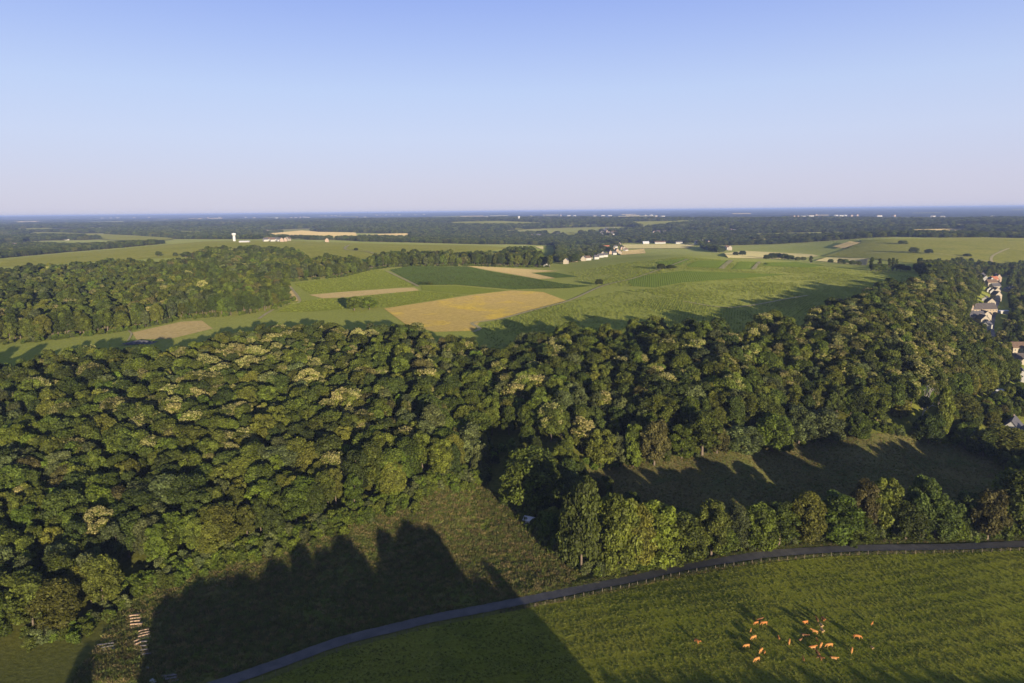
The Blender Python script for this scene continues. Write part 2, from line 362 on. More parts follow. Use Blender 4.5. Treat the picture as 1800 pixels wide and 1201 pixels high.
# plateau
GOLD = [(675, 543), (760, 530), (830, 519), (900, 511), (955, 514), (995, 529), (930, 546), (880, 560), (843, 567), (832, 582), (765, 584), (715, 572)]
field('dry_field', GOLD, G_GOLD, 2)
DARKV = [(684, 475), (720, 468), (820, 469), (860, 477), (900, 484), (990, 499), (1042, 503), (1000, 507), (900, 509), (800, 501), (736, 502)]
field('vineyard_field', DARKV, G_DARK, 2)
field('vineyard_field', [(933, 480.5), (977, 479.5), (1017, 487), (977, 489)], G_DARK, 2)
field('stubble_field', [(820, 468), (873, 470.5), (983, 477), (933, 480), (977, 490), (947, 491), (900, 482.5), (860, 476)], G_TAN, 2)
MIDV = [(517, 499), (600, 488), (660, 474), (680, 477), (730, 503), (600, 513), (545, 517)]
field('vineyard_field', MIDV, G_MID, 2)
field('stubble_field', [(543, 519), (600, 514), (703, 507), (727, 506), (737, 511), (600, 524), (567, 525)], G_TAN, 2)
LOWV = [(485, 549), (517, 531), (567, 526.5), (600, 525.5), (737, 512), (815, 519), (690, 540), (610, 543), (560, 548)]
field('vineyard_field', LOWV, G_MID, 2)
field('vineyard_field', [(740, 503.5), (800, 502.5), (890, 511), (820, 518), (742, 511)], G_MID, 2)
field('stubble_field', [(483, 499), (507, 497), (527, 530), (516, 530), (500, 516)], G_TAN, 2)
HOLES = [[(1103, 493), (1140, 483), (1200, 477), (1387, 483), (1340, 487), (1200, 497), (1150, 506), (1110, 503)], [(1207, 466), (1227, 458.5), (1281, 458.5), (1265, 472), (1210, 470)], [(1284, 474), (1300, 460.5), (1331, 461), (1318, 474)],
    [(1345, 462), (1400, 461), (1450, 467), (1425, 471), (1340, 468)], [(1150, 461), (1200, 455), (1215, 457), (1195, 467), (1160, 466)]]
for q in HOLES: field('vineyard_field', q, G_DEEP, 2)
field('stubble_field', [(232, 585), (318, 566), (355, 564), (374, 578), (300, 596), (240, 597)], G_TAN, 1)
# far fields
field('far_field', [(50, 410), (100, 410), (233, 415), (310, 420), (293, 423), (207, 424), (127, 418), (50, 416)], G_LIGHT, 2)
field('far_field', [(0, 457), (117, 446), (213, 438), (300, 430), (360, 425), (420, 423.5), (520, 424), (600, 427), (700, 430), (850, 432), (900, 436), (850, 443), (700, 446), (640, 455), (545, 455), (420, 448), (250, 456), (0, 470)], G_LIGHT, 1)
field('wheat_field', [(470, 412), (530, 406.5), (563, 409), (625, 410), (627, 415), (680, 412), (725, 411), (720, 416), (588, 422), (555, 421), (487, 417)], G_TAN, 2)
field('far_field', [(790, 391.5), (880, 389.5), (950, 392.5), (920, 398), (880, 396), (800, 394)], G_LIGHT, 2)
field('far_field', [(1080, 407), (1130, 400.5), (1100, 391), (1200, 389.5), (1235, 388.5), (1230, 392), (1200, 395), (1155, 400), (1110, 407)], G_LIGHT, 2)
field('wheat_field', [(1093, 431), (1225, 430), (1210, 437), (1100, 438)], G_WHEAT, 2)
field('wheat_field', [(1103, 423.5), (1175, 420.5), (1172, 423), (1105, 425.5)], G_WHEAT, 2)
field('wheat_field', [(1083, 443), (1132, 438.5), (1135, 446), (1092, 449)], G_TAN, 2)
field('far_field', [(925, 433), (978, 433), (975, 445), (958, 450), (940, 440)], G_MID, 2)
field('wheat_field', [(940, 434.5), (955, 434.5), (955, 440), (948, 438)], G_WHEAT, 3)
field('wheat_field', [(1273, 446), (1310, 442), (1427, 448), (1440, 451), (1390, 456), (1280, 454)], G_WHEAT, 2)
field('wheat_field', [(1433, 459), (1453, 453.5), (1527, 455), (1523, 467), (1487, 464)], G_WHEAT, 2)
field('wheat_field', [(1463, 435), (1493, 426), (1513, 428), (1483, 438)], G_TAN, 3)
field('far_field', [(1447, 451), (1490, 438), (1513, 423), (1567, 421), (1740, 420), (1820, 422), (1820, 462), (1750, 478), (1700, 470), (1600, 463), (1540, 456)], G_LIGHT, 2)
for pl, m_ in (([(610, 404), (700, 400.5), (730, 403), (650, 407)], G_LIGHT), ([(760, 409), (850, 405), (880, 408), (800, 412)], G_LIGHT), ([(1290, 424), (1370, 420), (1395, 423), (1320, 428)], G_TAN), ([(1180, 402), (1260, 399), (1275, 402), (1200, 406)], G_LIGHT), ([(1400, 413), (1480, 410), (1490, 413), (1420, 417)], G_LIGHT), ([(1600, 405), (1690, 403), (1700, 406), (1620, 409)], G_TAN), ([(150, 392), (220, 390.5), (225, 393), (160, 395)], G_LIGHT), ([(380, 393), (450, 391), (460, 393.5), (390, 396)], G_TAN), ([(20, 404), (90, 402), (95, 405), (30, 407)], G_LIGHT), ([(960, 398), (1040, 396), (1050, 399), (980, 401)], G_LIGHT), ([(830, 421), (900, 418), (905, 421), (840, 424)], G_TAN),
    ([(27, 391.5), (77, 390.5), (78, 392.5), (28, 393.5)], G_TAN), ([(105, 397), (118, 396.5), (118, 398.5), (105, 398.5)], G_TAN), ([(153, 401.5), (200, 400.5), (200, 402.5), (156, 403.5)], G_LIGHT), ([(460, 398), (510, 396.5), (545, 395), (545, 397.5), (465, 401)], G_LIGHT), ([(578, 391), (615, 390.5), (615, 393), (580, 393)], G_TAN),
    ([(1190, 389), (1260, 387.5), (1260, 390), (1195, 391)], G_LIGHT), ([(1255, 409), (1292, 407), (1295, 410), (1260, 411)], G_LIGHT), ([(640, 395), (690, 393.5), (692, 396), (650, 397)], G_LIGHT), ([(700, 403), (745, 401.5), (742, 404), (705, 405)], G_TAN), ([(1330, 397.5), (1400, 396), (1395, 398.5), (1335, 399.5)], G_LIGHT), ([(1530, 392), (1650, 390), (1655, 392), (1540, 394)], G_LIGHT), ([(1690, 398), (1770, 397), (1765, 399.5), (1695, 400.5)], G_TAN), ([(330, 402), (390, 400.5), (388, 403), (335, 404)], G_LIGHT), ([(870, 403.5), (925, 402), (920, 404.5), (875, 405.5)], G_LIGHT), ([(1440, 404), (1490, 403), (1488, 405.5), (1445, 406)], G_TAN), ([(230, 391), (300, 389.5), (300, 391.5), (235, 393)], G_LIGHT)):
    field('far_field', pl, m_, 2)
rgf = np.random.default_rng(8)
for i in range(26):   # thin pale fields of the hazy plain
    fx_, fy_ = rgf.uniform(0, 1800), 0; fy_ = 378.5 + (900 - fx_) * 0.01 + rgf.uniform(0, 7.5); wd_ = rgf.uniform(18, 70); tl = -0.01 * wd_
    field('far_field', [(fx_, fy_), (fx_ + wd_, fy_ + tl), (fx_ + wd_ * 0.95, fy_ + tl + 0.8), (fx_ - wd_ * 0.05, fy_ + 0.8)], (G_WHEAT, G_TAN, G_LIGHT)[i % 3], 2)
field('far_field', [(310, 407), (358, 408), (355, 415), (318, 415)], G_LIGHT, 2)
field('far_field', [(990, 413), (1000, 409), (1028, 414), (1000, 418)], G_LIGHT, 2)
ribbon('track', [(679, 477), (705, 489), (736, 504)], 3.5, G_PATH, 3)
ribbon('track', [(612, 440), (606, 437), (614, 431)], 5, G_PATH, 3)
ribbon('track', [(612, 440), (645, 443), (674, 452)], 5, G_PATH, 3)
ribbon('track', [(832, 584), (843, 578), (830, 570), (838, 567), (880, 561), (940, 545), (1000, 529), (1060, 503), (1120, 488), (1180, 467), (1210, 456)], 3.2, G_PATH, 3)
ribbon('track', [(1787, 433), (1760, 443), (1744, 452), (1744, 462), (1756, 472)], 5, G_PATH, 4)
ribbon('track', [(1268, 473), (1286, 458)], 7, G_PATH, 3)
ribbon('track', [(1324, 474), (1336, 461)], 5, G_PATH, 3)
ribbon('track', [(225, 600), (231, 588), (226, 582)], 1.5, G_PATH, 3)
ribbon('track', [(455, 561), (475, 548), (500, 536), (527, 530), (510, 505)], 3, G_PATH, 3)
ribbon('track', [(1200, 530), (1290, 541), (1400, 523), (1420, 520)], 2.4, G_PATH, 3)
ribbon('track', [(1520, 448), (1600, 443), (1700, 454), (1742, 461)], 4, G_PATH, 4)

# road with worn edges and grass verge
def road_mat():
    m, t, b, _ = newmat('old_asphalt'); p = pos(t)
    c = mixc(t, ramp(t, noise(t, p, 0.25, 5), 0.35, 0.7), (0.058, 0.056, 0.056), (0.10, 0.095, 0.09))
    c = mixc(t, ramp(t, noise(t, p, 3.0, 4, 0.7), 0.55, 0.75), c, (0.15, 0.14, 0.12))
    t.links.new(c, b.inputs['Base Color']); b.inputs['Roughness'].default_value = 0.75; b.inputs['Specular IOR Level'].default_value = 0.3
    bump(t, b, noise(t, p, 6, 4), 0.02); return m
ROADPX = [(330, 1222), (400, 1199), (500, 1164), (600, 1128), (700, 1103), (760, 1088), (850, 1071), (920, 1057), (1000, 1041), (1100, 1021), (1200, 999), (1300, 982), (1400, 971), (1480, 966), (1560, 964), (1650, 963), (1720, 961), (1800, 957), (1880, 952)]
M_VERGE = field_mat('road_verge', (0.10, 0.135, 0.026), (0.145, 0.145, 0.04), 0.05, 1.2)
_, ROADL = ribbon('road', ROADPX, 4.6, road_mat(), 4)
ROADW = [Vector((p.x, p.y, 0)) for p in ROADL]
M_LINE = plain('worn_gravel_edge', (0.22, 0.20, 0.17), 0.9, 0.5, 0.8)

# ------------------------------------------------------------------ trees
SPEC = {  # leaf colours: main, second
 'oak': ((0.098, 0.120, 0.016), (0.074, 0.098, 0.014)), 'olive': ((0.130, 0.138, 0.020), (0.100, 0.113, 0.018)),
 'grey': ((0.100, 0.118, 0.040), (0.080, 0.098, 0.030)), 'bloom': ((0.110, 0.126, 0.020), (0.092, 0.110, 0.018)),
 'brown': ((0.122, 0.112, 0.032), (0.096, 0.094, 0.024)), 'dark': ((0.064, 0.085, 0.016), (0.052, 0.072, 0.013)),
 'bright': ((0.108, 0.145, 0.016), (0.086, 0.120, 0.014)), 'yellow': ((0.20, 0.185, 0.03), (0.15, 0.145, 0.03))}
ICO_V = None
def ico():
    bm = bmesh.new(); bmesh.ops.create_icosphere(bm, subdivisions=1, radius=1); v = np.array([x.co[:] for x in bm.verts]); f = np.array([[x.index for x in q.verts] for q in bm.faces]); bm.free(); return v, f
ICO_V, ICO_F = ico()
def crown_arrays(rg, R, zb, zt, spec, nleaf, leaf, shape='dome', bloom=0.0):
    """leaf quads over lobes; returns V, F4, colours per vertex"""
    c1, c2 = (np.array(c) for c in SPEC[spec]); hc = zt - zb; zc = zb + hc * 0.45
    lob = []
    nl = {'dome': 46, 'tall': 42, 'column': 22, 'shrub': 16}[shape]
    for i in range(nl):
        for _ in range(30):
            u = rg.random(); a = rg.random() * 2 * math.pi + i * 2.4
            zz = zb + hc * (0.08 + 0.84 * (i + rg.random()) / nl)
            k = (zz - zb) / hc
            if shape == 'dome': prof = math.sqrt(max(0.03, 1 - ((k - 0.38) / 0.64) ** 2))
            elif shape == 'tall': prof = math.sqrt(max(0.03, 1 - ((k - 0.45) / 0.58) ** 2)) * (0.8 + 0.3 * rg.random())
            elif shape == 'column': prof = (0.75 if k < 0.15 else 1.0) * (1 - 0.65 * k ** 2.2)
            else: prof = math.sqrt(max(0.05, 1 - (k / 1.05) ** 2))
            lr = R * (0.19 + 0.19 * rg.random()) * (0.9 if shape != 'column' else 1.3)
            rad = max(0, R * prof - lr * 0.75) * (0.55 + 0.45 * math.sqrt(u))
            c = np.array([rad * math.cos(a), rad * math.sin(a), zz])
            if all(np.linalg.norm(c - q[0]) > 0.62 * min(lr, q[1]) for q in lob): break
        lob.append((c, lr, 0.62 + 0.72 * rg.random(), rg.random()))
    lob.append((np.array([0, 0, zb + hc * 0.45]), R * 0.5, 1.0, 0.5)); 
    if shape in ('dome', 'shrub'): lob.append((np.array([0, 0, zb + hc * 0.8]), R * 0.42, 1.0, 0.3))
    C = np.array([l[0] for l in lob]); LR = np.array([l[1] for l in lob]); B = np.array([l[2] for l in lob]); T = np.array([l[3] for l in lob])
    Vs, Fs, Cs, nv = [], [], [], 0
    Wt = LR ** 2; pick = rg.choice(len(lob), nleaf * 2, p=Wt / Wt.sum())
    d = rg.normal(size=(nleaf * 2, 3)); d[:, 2] += 0.25; d /= np.linalg.norm(d, axis=1)[:, None]
    out = C[pick] - np.array([0, 0, zc]); out /= (np.linalg.norm(out, axis=1)[:, None] + 1e-6)
    d = d + 0.35 * out; d /= np.linalg.norm(d, axis=1)[:, None]
    # ragged surface: radius varies with a lumpy function of direction
    lump = 0.12 * np.sin(d[:, 0] * 7 + pick) * np.sin(d[:, 1] * 6 + pick * 1.7) + 0.10 * np.sin(d[:, 2] * 9 + pick * 0.7)
    p = C[pick] + d * (LR[pick] * (0.84 + lump + 0.42 * rg.random(nleaf * 2) ** 2))[:, None] * np.array([1, 1, 0.86])
    keep = np.ones(len(p), bool)
    for i in range(len(lob)):
        keep &= (np.linalg.norm((p - C[i]) / np.array([1, 1, 0.86]), axis=1) > 0.72 * LR[i]) | (pick == i)
    p, d, pick = p[keep][:nleaf], d[keep][:nleaf], pick[keep][:nleaf]; m = len(p)
    nn = d + 0.78 * rg.normal(size=(m, 3)); nn[:, 2] += 0.15; nn /= np.linalg.norm(nn, axis=1)[:, None]
    t1 = np.cross(nn, rg.normal(size=(m, 3))); t1 /= np.linalg.norm(t1, axis=1)[:, None]; t2 = np.cross(nn, t1)
    s = leaf * (0.6 + 0.8 * rg.random(m))[:, None]
    q = np.stack([p - t1 * s, p + t2 * s * 0.62 + nn * s * 0.12, p + t1 * s, p - t2 * s * 0.62 + nn * s * 0.12], 1).reshape(-1, 3)
    col = c1 + (c2 - c1) * T[pick][:, None]; col = col * (B[pick] * (0.52 + 0.96 * rg.random(m)))[:, None]
    if bloom:
        fl = np.array([rg.random() < bloom * 1.5 and l[0][2] > zb + hc * 0.3 for l in lob]); up = d[:, 2] + 0.6 * rg.random(m)
        bl = fl[pick] & (up > 0.25) & (rg.random(m) < 0.72)
        cream = np.array([0.31, 0.285, 0.105]) * (0.6 + 0.7 * rg.random(m))[:, None]; col[bl] = cream[bl]
    Vs.append(q); Fs.append(np.arange(m * 4).reshape(-1, 4)); Cs.append(np.repeat(col, 4, 0))
    # inner twigs and leaves that stop light going straight through
    nv = m * 4
    for i in range(len(lob)):
        v = ICO_V * (1 + 0.16 * np.sin(ICO_V[:, [1, 2, 0]] * 5 + i)) * LR[i] * 0.60 * np.array([1, 1, 0.85]) + C[i]
        f = np.concatenate([ICO_F, ICO_F[:, 2:3]], 1)
        Vs.append(v); Fs.append(f + nv); Cs.append(np.repeat((c2 * 0.9)[None], len(v), 0)); nv += len(v)
    return np.concatenate(Vs), np.concatenate(Fs), np.concatenate(Cs), C, LR
def tri_fix(F):   # degenerate quads (a,b,c,c) become triangles
    return [tuple(f) if f[2] != f[3] else tuple(f[:3]) for f in F]
def colmesh(name, V, F, C, mats, midx=None, smooth=False):
    V = np.asarray(V, np.float32); q = F[:, 2] != F[:, 3]; F4, F3 = F[q], F[~q][:, :3]
    me = bpy.data.meshes.new(name); me.vertices.add(len(V)); me.vertices.foreach_set('co', V.ravel())
    lv = np.concatenate([F4.ravel(), F3.ravel()]).astype(np.int32); me.loops.add(len(lv)); me.loops.foreach_set('vertex_index', lv)
    ls = np.concatenate([np.arange(len(F4)) * 4, F4.size + np.arange(len(F3)) * 3]).astype(np.int32)
    me.polygons.add(len(ls)); me.polygons.foreach_set('loop_start', ls)
    if midx is not None: me.polygons.foreach_set('material_index', np.concatenate([midx[q], midx[~q]]).astype(np.int32))
    for m in mats: me.materials.append(m)
    me.update(calc_edges=True); me.polygons.foreach_set('use_smooth', np.full(len(ls), smooth, bool))
    at = me.color_attributes.new('col', 'FLOAT_COLOR', 'POINT')
    at.data.foreach_set('color', np.concatenate([C, np.ones((len(C), 1))], 1).astype(np.float32).ravel())
    return me
def tube(path, rad, seg=6):
    V, F = [], []
    path = [np.asarray(p, float) for p in path]
    for i, p in enumerate(path):
        d = path[min(i + 1, len(path) - 1)] - path[max(i - 1, 0)]; d /= np.linalg.norm(d) + 1e-9
        a = np.cross(d, [0.3, 0.9, 0.2]); a /= np.linalg.norm(a); b = np.cross(d, a)
        for k in range(seg):
            t = 2 * math.pi * k / seg; V.append(p + rad[i] * (a * math.cos(t) + b * math.sin(t)))
    for i in range(len(path) - 1):
        for k in range(seg):
            a, b = i * seg + k, i * seg + (k + 1) % seg; F.append((a, b, b + seg, a + seg))
    F.append(tuple(range(seg))[::-1]) if False else None
    return np.array(V), np.array(F)
def trunk_arrays(rg, zb, zt, C, LR, r0, limbs=6):
    Vs, Fs, nv = [], [], 0
    top = zb + (zt - zb) * 0.55; bend = rg.normal(size=2) * 0.4
    pts = [(bend[0] * k * k, bend[1] * k * k, -0.4 + (top + 0.4) * k) for k in np.linspace(0, 1, 6)]
    v, f = tube(pts, [r0 * 1.35, r0, r0 * 0.85, r0 * 0.7, r0 * 0.5, r0 * 0.2], 7); Vs.append(v); Fs.append(f); nv += len(v)
    for i in rg.permutation(len(C))[:limbs]:
        k = 0.45 + 0.5 * rg.random(); base = np.array([bend[0] * k * k, bend[1] * k * k, -0.4 + (top + 0.4) * k]); e = C[i]
        if e[2] < base[2]: base[2] = max(0.5, e[2] - 1.0)
        mid = (base + e) / 2 + np.array([0, 0, -0.3])
        v, f = tube([base, mid, e], [r0 * 0.42, r0 * 0.28, r0 * 0.1], 5); Vs.append(v); Fs.append(f + nv); nv += len(v)
    return np.concatenate(Vs), np.concatenate(Fs)
PROTO = {}
def proto(key, spec, shape, R, zb, zt, nleaf, leaf, seed, bloom=0.0, r0=0.32, bark=None):
    rg = np.random.default_rng(seed)
    V, F, C, LC, LR = crown_arrays(rg, R, zb, zt, spec, nleaf, leaf, shape, bloom)
    tv, tf = trunk_arrays(rg, zb, zt, LC, LR, r0)
    crown = colmesh(key + '_crown', V, F, C, [M_LEAF])
    trunk = nmesh(key + '_trunk', tv, tf, [bark or M_BARK], smooth=True)
    both = colmesh(key + '_tree', np.concatenate([V, tv]), np.concatenate([F, tf + len(V)]), np.concatenate([C, np.full((len(tv), 3), 0.1)]), [M_LEAF, bark or M_BARK],
                   np.concatenate([np.zeros(len(F), int), np.ones(len(tf), int)]))
    PROTO[key] = (crown, trunk, both, R, zt, spec, shape)
for k, (sp, sh, R, zb, zt, bl) in {
    'oak_a': ('oak', 'dome', 6.2, 3.5, 16, 0), 'oak_b': ('oak', 'dome', 5.6, 4, 17, 0), 'oak_c': ('oak', 'tall', 5.0, 4, 18.5, 0),
    'dark_a': ('dark', 'dome', 6.0, 4, 16.5, 0), 'dark_b': ('dark', 'tall', 4.8, 3.5, 18, 0),
    'olive_a': ('olive', 'dome', 6.0, 4, 16, 0), 'olive_b': ('olive', 'tall', 5.0, 4, 17.5, 0),
    'grey_a': ('grey', 'dome', 5.8, 3, 15.5, 0), 'grey_b': ('grey', 'tall', 4.8, 3, 18, 0),
    'bright_a': ('bright', 'dome', 5.4, 3, 14.5, 0), 'bright_b': ('bright', 'tall', 4.4, 2, 16.5, 0),
    'brown_a': ('brown', 'dome', 5.4, 4, 15.5, 0), 
    'bloom_a': ('bloom', 'dome', 6.2, 4, 16.5, 0.42), 'bloom_b': ('bloom', 'dome', 5.4, 4, 17, 0.30), 'bloom_c': ('bloom', 'tall', 5.4, 4, 17.5, 0.62),
    'yellow_a': ('yellow', 'tall', 4.2, 3, 16, 0),
    'shrub_a': ('bright', 'shrub', 2.6, 0.0, 4.2, 0), 'shrub_b': ('oak', 'shrub', 2.4, 0.0, 3.8, 0), 'shrub_c': ('grey', 'shrub', 2.8, 0.0, 4.6, 0),
    'poplar': ('dark', 'column', 2.1, 1.0, 16, 0)}.items():
    small = sh == 'shrub'
    proto(k, sp, sh, R, zb, zt, 1500 if small else (2600 if sh == 'column' else 8200), 0.28 if small else 0.37, sum(map(ord, k)) * 7, bl, 0.08 if small else 0.32)

def tree(kind, name, x, y, s, label, group=None, sz=None, rz=None, z=None, cat='tree'):
    e = bpy.data.objects.new(name, None); link(e); e.empty_display_size = 1
    e.location = (x, y, float(H(x, y)[0]) if z is None else z); e.rotation_euler = (0, 0, rng.random() * 6.28 if rz is None else rz); e.scale = (s, s, sz or s)
    c = bpy.data.objects.new('crown' if cat == 'tree' else 'foliage', PROTO[kind][0]); link(c, e)
    t = bpy.data.objects.new('trunk' if cat == 'tree' else 'stem', PROTO[kind][1]); link(t, e)
    return tag(e, label, cat, group)

def scatter(name, label, pts, scl, rot, keys, idx, kind='stuff', meshes=None):
    """one object that stands for plants nobody could count: geometry-node instances on points"""
    col = bpy.data.collections.new(name + '_kinds')
    for i, k in enumerate(keys):
        me = meshes[k] if meshes else PROTO[k][2]
        o = bpy.data.objects.new('%s_kind_%02d' % (name, i), me); col.objects.link(o)
    me = bpy.data.meshes.new(name); P = np.asarray(pts, np.float32); me.vertices.add(len(P)); me.vertices.foreach_set('co', P.ravel())
    scl = np.asarray(scl, np.float32)
    if scl.ndim == 1: scl = np.repeat(scl[:, None], 3, 1)
    a = me.attributes.new('scl', 'FLOAT_VECTOR', 'POINT'); a.data.foreach_set('vector', scl.ravel())
    r = np.zeros((len(P), 3), np.float32); rot = np.asarray(rot)
    if rot.ndim == 1: r[:, 2] = rot
    else: r[:] = rot
    a = me.attributes.new('rot', 'FLOAT_VECTOR', 'POINT'); a.data.foreach_set('vector', r.ravel())
    a = me.attributes.new('kindx', 'INT', 'POINT'); a.data.foreach_set('value', np.asarray(idx, np.int32))
    o = ob(name, me); g = bpy.data.node_groups.new(name + '_nodes', 'GeometryNodeTree')
    g.interface.new_socket('Geometry', in_out='INPUT', socket_type='NodeSocketGeometry'); g.interface.new_socket('Geometry', in_out='OUTPUT', socket_type='NodeSocketGeometry')
    gi, go = g.nodes.new('NodeGroupInput'), g.nodes.new('NodeGroupOutput')
    ci = g.nodes.new('GeometryNodeCollectionInfo'); ci.inputs[0].default_value = col; ci.inputs['Separate Children'].default_value = True; ci.inputs['Reset Children'].default_value = True
    ip = g.nodes.new('GeometryNodeInstanceOnPoints'); ip.inputs['Pick Instance'].default_value = True
    def attr(nm, ty):
        q = g.nodes.new('GeometryNodeInputNamedAttribute'); q.data_type = ty; q.inputs[0].default_value = nm; return [s for s in q.outputs if s.enabled][0]
    g.links.new(gi.outputs[0], ip.inputs['Points']); g.links.new(ci.outputs[0], ip.inputs['Instance'])
    g.links.new(attr('kindx', 'INT'), ip.inputs['Instance Index']); g.links.new(attr('scl', 'FLOAT_VECTOR'), ip.inputs['Scale'])
    er = g.nodes.new('FunctionNodeEulerToRotation'); g.links.new(attr('rot', 'FLOAT_VECTOR'), er.inputs[0]); g.links.new(er.outputs[0], ip.inputs['Rotation'])
    g.links.new(ip.outputs[0], go.inputs[0])
    md = o.modifiers.new('scatter', 'NODES'); md.node_group = g
    return tag(o, label, None, None, kind)

def darts(poly, spacing, jitter=0.42):
    """points in a world polygon on a jittered hex grid"""
    P = np.array([(p[0], p[1]) for p in poly]); x0, y0 = P.min(0); x1, y1 = P.max(0)
    gy = np.arange(y0, y1, spacing * 0.87); L = []
    for i, yy in enumerate(gy):
        gx = np.arange(x0 + (i % 2) * spacing / 2, x1, spacing); L.append(np.stack([gx, np.full(len(gx), yy)], 1))
    if not L: return np.zeros((0, 2))
    Q = np.concatenate(L); Q = Q + rng.uniform(-jitter, jitter, Q.shape) * spacing
    return Q[inpoly(Q[:, 0], Q[:, 1], P)]
def wpoly(pix): return [hit(p[0], p[1], p[2] if len(p) > 2 else 0) for p in pix]

# --- the wood on the near slope (pixel, crown height seen there)
NEAR = wpoly([(-160, 1150), (-60, 1140), (60, 1120), (150, 1112), (186, 1085), (196, 1035), (236, 1032), (330, 1000), (400, 980), (470, 958), (560, 930), (640, 903), (720, 868), (800, 842), (846, 836), (852, 800),
    (862, 760, 6), (900, 745, 6), (960, 760, 6), (1010, 790, 2), (1060, 800), (1120, 795), (1200, 775), (1270, 772), (1340, 765), (1400, 758), (1480, 742), (1540, 735), (1590, 730), (1640, 700, 8), (1700, 690, 8), (1760, 670, 8),
    (1780, 645, 12), (1738, 598, 14), (1692, 578, 14), (1674, 550, 14), (1712, 520, 14), (1712, 492, 15), (1690, 470, 15), (1660, 464, 15), (1632, 468, 15), (1625, 488, 15),
    (1598, 494, 15), (1550, 498, 15), (1530, 512, 15), (1500, 525, 15), (1453, 532, 15), (1427, 552, 15), (1407, 572, 15), (1380, 553, 15), (1330, 562, 15), (1310, 582, 15), (1290, 595, 15), (1267, 566, 15), (1193, 573, 15),
    (1147, 563, 15), (1120, 569, 15), (1067, 586, 15), (1000, 576, 15), (933, 586, 15), (907, 606, 15), (893, 623, 15), (867, 616, 15), (833, 599, 15), (773, 599, 15), (753, 589, 15), (733, 576, 15), (650, 573, 15), (600, 586, 15),
    (580, 573, 15), (500, 573, 15), (427, 583, 15), (340, 603, 15), (307, 613, 15), (227, 609, 15), (173, 611, 15), (127, 623, 15), (83, 616, 15), (67, 623, 15), (0, 636, 15), (-160, 650, 15)])
HEDGE = wpoly([(888, 835), (893, 878), (925, 912), (950, 945), (990, 978), (1030, 1002), (1075, 1002), (1130, 992), (1200, 976), (1280, 958), (1360, 950), (1360, 930), (1280, 932), (1200, 940), (1140, 940), (1110, 905), (1075, 870), (1010, 832), (1010, 800), (960, 790), (905, 790)])
MID = wpoly([(-160, 622), (0, 606), (90, 596), (180, 586), (240, 578), (283, 570), (317, 561), (360, 556), (410, 555), (447, 551), (477, 545), (508, 530), (491, 517), (480, 498), (550, 491), (600, 487), (648, 476), (664, 466), (640, 462, 12), (615, 455, 14), (572, 452, 14), (548, 458, 14), (545, 455, 14), (520, 440, 14), (450, 437, 14), (367, 438, 14),
    (340, 446, 14), (362, 460, 12), (277, 461, 14), (250, 462, 14), (200, 458, 14), (160, 464, 14), (107, 468, 14), (57, 469, 14), (0, 477, 14), (-160, 492, 14)])
STRIP = wpoly([(650, 474), (693, 469), (817, 467), (900, 468.5), (967, 469.5), (972, 462, 10), (960, 453, 14), (935, 438, 14), (893, 437, 14), (880, 446, 14), (800, 446, 14), (693, 446, 14), (655, 452, 12)])
# patches where one kind of tree is common (photograph pixels): chestnuts in flower, grey-leaved trees, brown ones
KW = ['oak_a', 'oak_b', 'oak_c', 'dark_a', 'dark_b', 'olive_a', 'olive_b', 'grey_a', 'grey_b', 'bright_a', 'bright_b', 'brown_a', 'bloom_a', 'bloom_b', 'bloom_c', 'yellow_a']
def wood_kinds(px, py):
    n = len(px); w = np.tile(np.array([1.7, 1.7, 1.3, 1.1, 1.0, 0.9, 0.7, 0.45, 0.4, 0.5, 0.4, 0.30, 0.10, 0.10, 0.02, 0.010]), (n, 1))
    def patch(x, y, rx, ry): return np.exp(-((px - x) / rx) ** 2 - ((py - y) / ry) ** 2)
    bl = patch(500, 640, 260, 70) + patch(320, 690, 150, 45) + 2.8 * patch(1570, 585, 170, 62) + 0.8 * patch(880, 650, 160, 40) + 0.7 * patch(1250, 640, 120, 40) + 0.5 * patch(440, 745, 200, 40)
    w[:, 12] += 2.2 * bl; w[:, 13] += 2.2 * bl; w[:, 14] += 1.1 * bl
    ga = patch(1000, 770, 120, 40) + patch(100, 1000, 120, 80); w[:, 7] += 1.2 * ga; w[:, 8] += 1.2 * ga
    br = patch(1600, 510, 60, 18) + 0.6 * patch(430, 510, 90, 25); w[:, 11] += 2.5 * br
    grp = [0, 0, 0, 1, 1, 2, 2, 3, 3, 4, 4, 5, 6, 6, 6, 7]
    for j in range(16):
        if j < 12: w[:, j] *= np.exp(1.25 * np.sin(px / 61 + 2.1 * grp[j] + 0.8 * np.sin(py / 31)) * np.sin(py / 27 + 1.3 * grp[j]))
    w /= w.sum(1)[:, None]; c = w.cumsum(1); r = rng.random((n, 1)); return (r > c).sum(1).clip(0, 15)
COLW = {'oak': 'green', 'dark': 'dark green', 'olive': 'olive', 'grey': 'grey-green', 'bright': 'bright green', 'brown': 'brownish', 'bloom': 'cream-flowering chestnut', 'yellow': 'yellow-leaved'}
ANCH = [(80, 1110, 'by the left picture edge near the log stacks'), (210, 1010, 'above the box trailer'), (330, 985, 'above the left end of the rough meadow'), (480, 935, 'above the middle of the long meadow shadow'), (620, 890, 'above the twin shadow peaks'), (740, 845, 'above the sunlit corner of the rough meadow'), (830, 800, 'left of the dark ravine'),
 (930, 760, 'at the head of the dark ravine'), (1060, 770, 'above the left corner of the hay meadow'), (1200, 750, 'above the ivy columns of the hay meadow'), (1350, 730, 'above the rounded tree of the hay meadow'), (1500, 720, 'above the lone round tree'), (1640, 700, 'above the dead willow'), (120, 930, 'in the left part of the near wood'), (330, 880, 'in the middle left of the near wood'), (560, 830, 'in the middle of the near wood'), (60, 1010, 'at the left picture edge of the near wood')]
LABN = {}
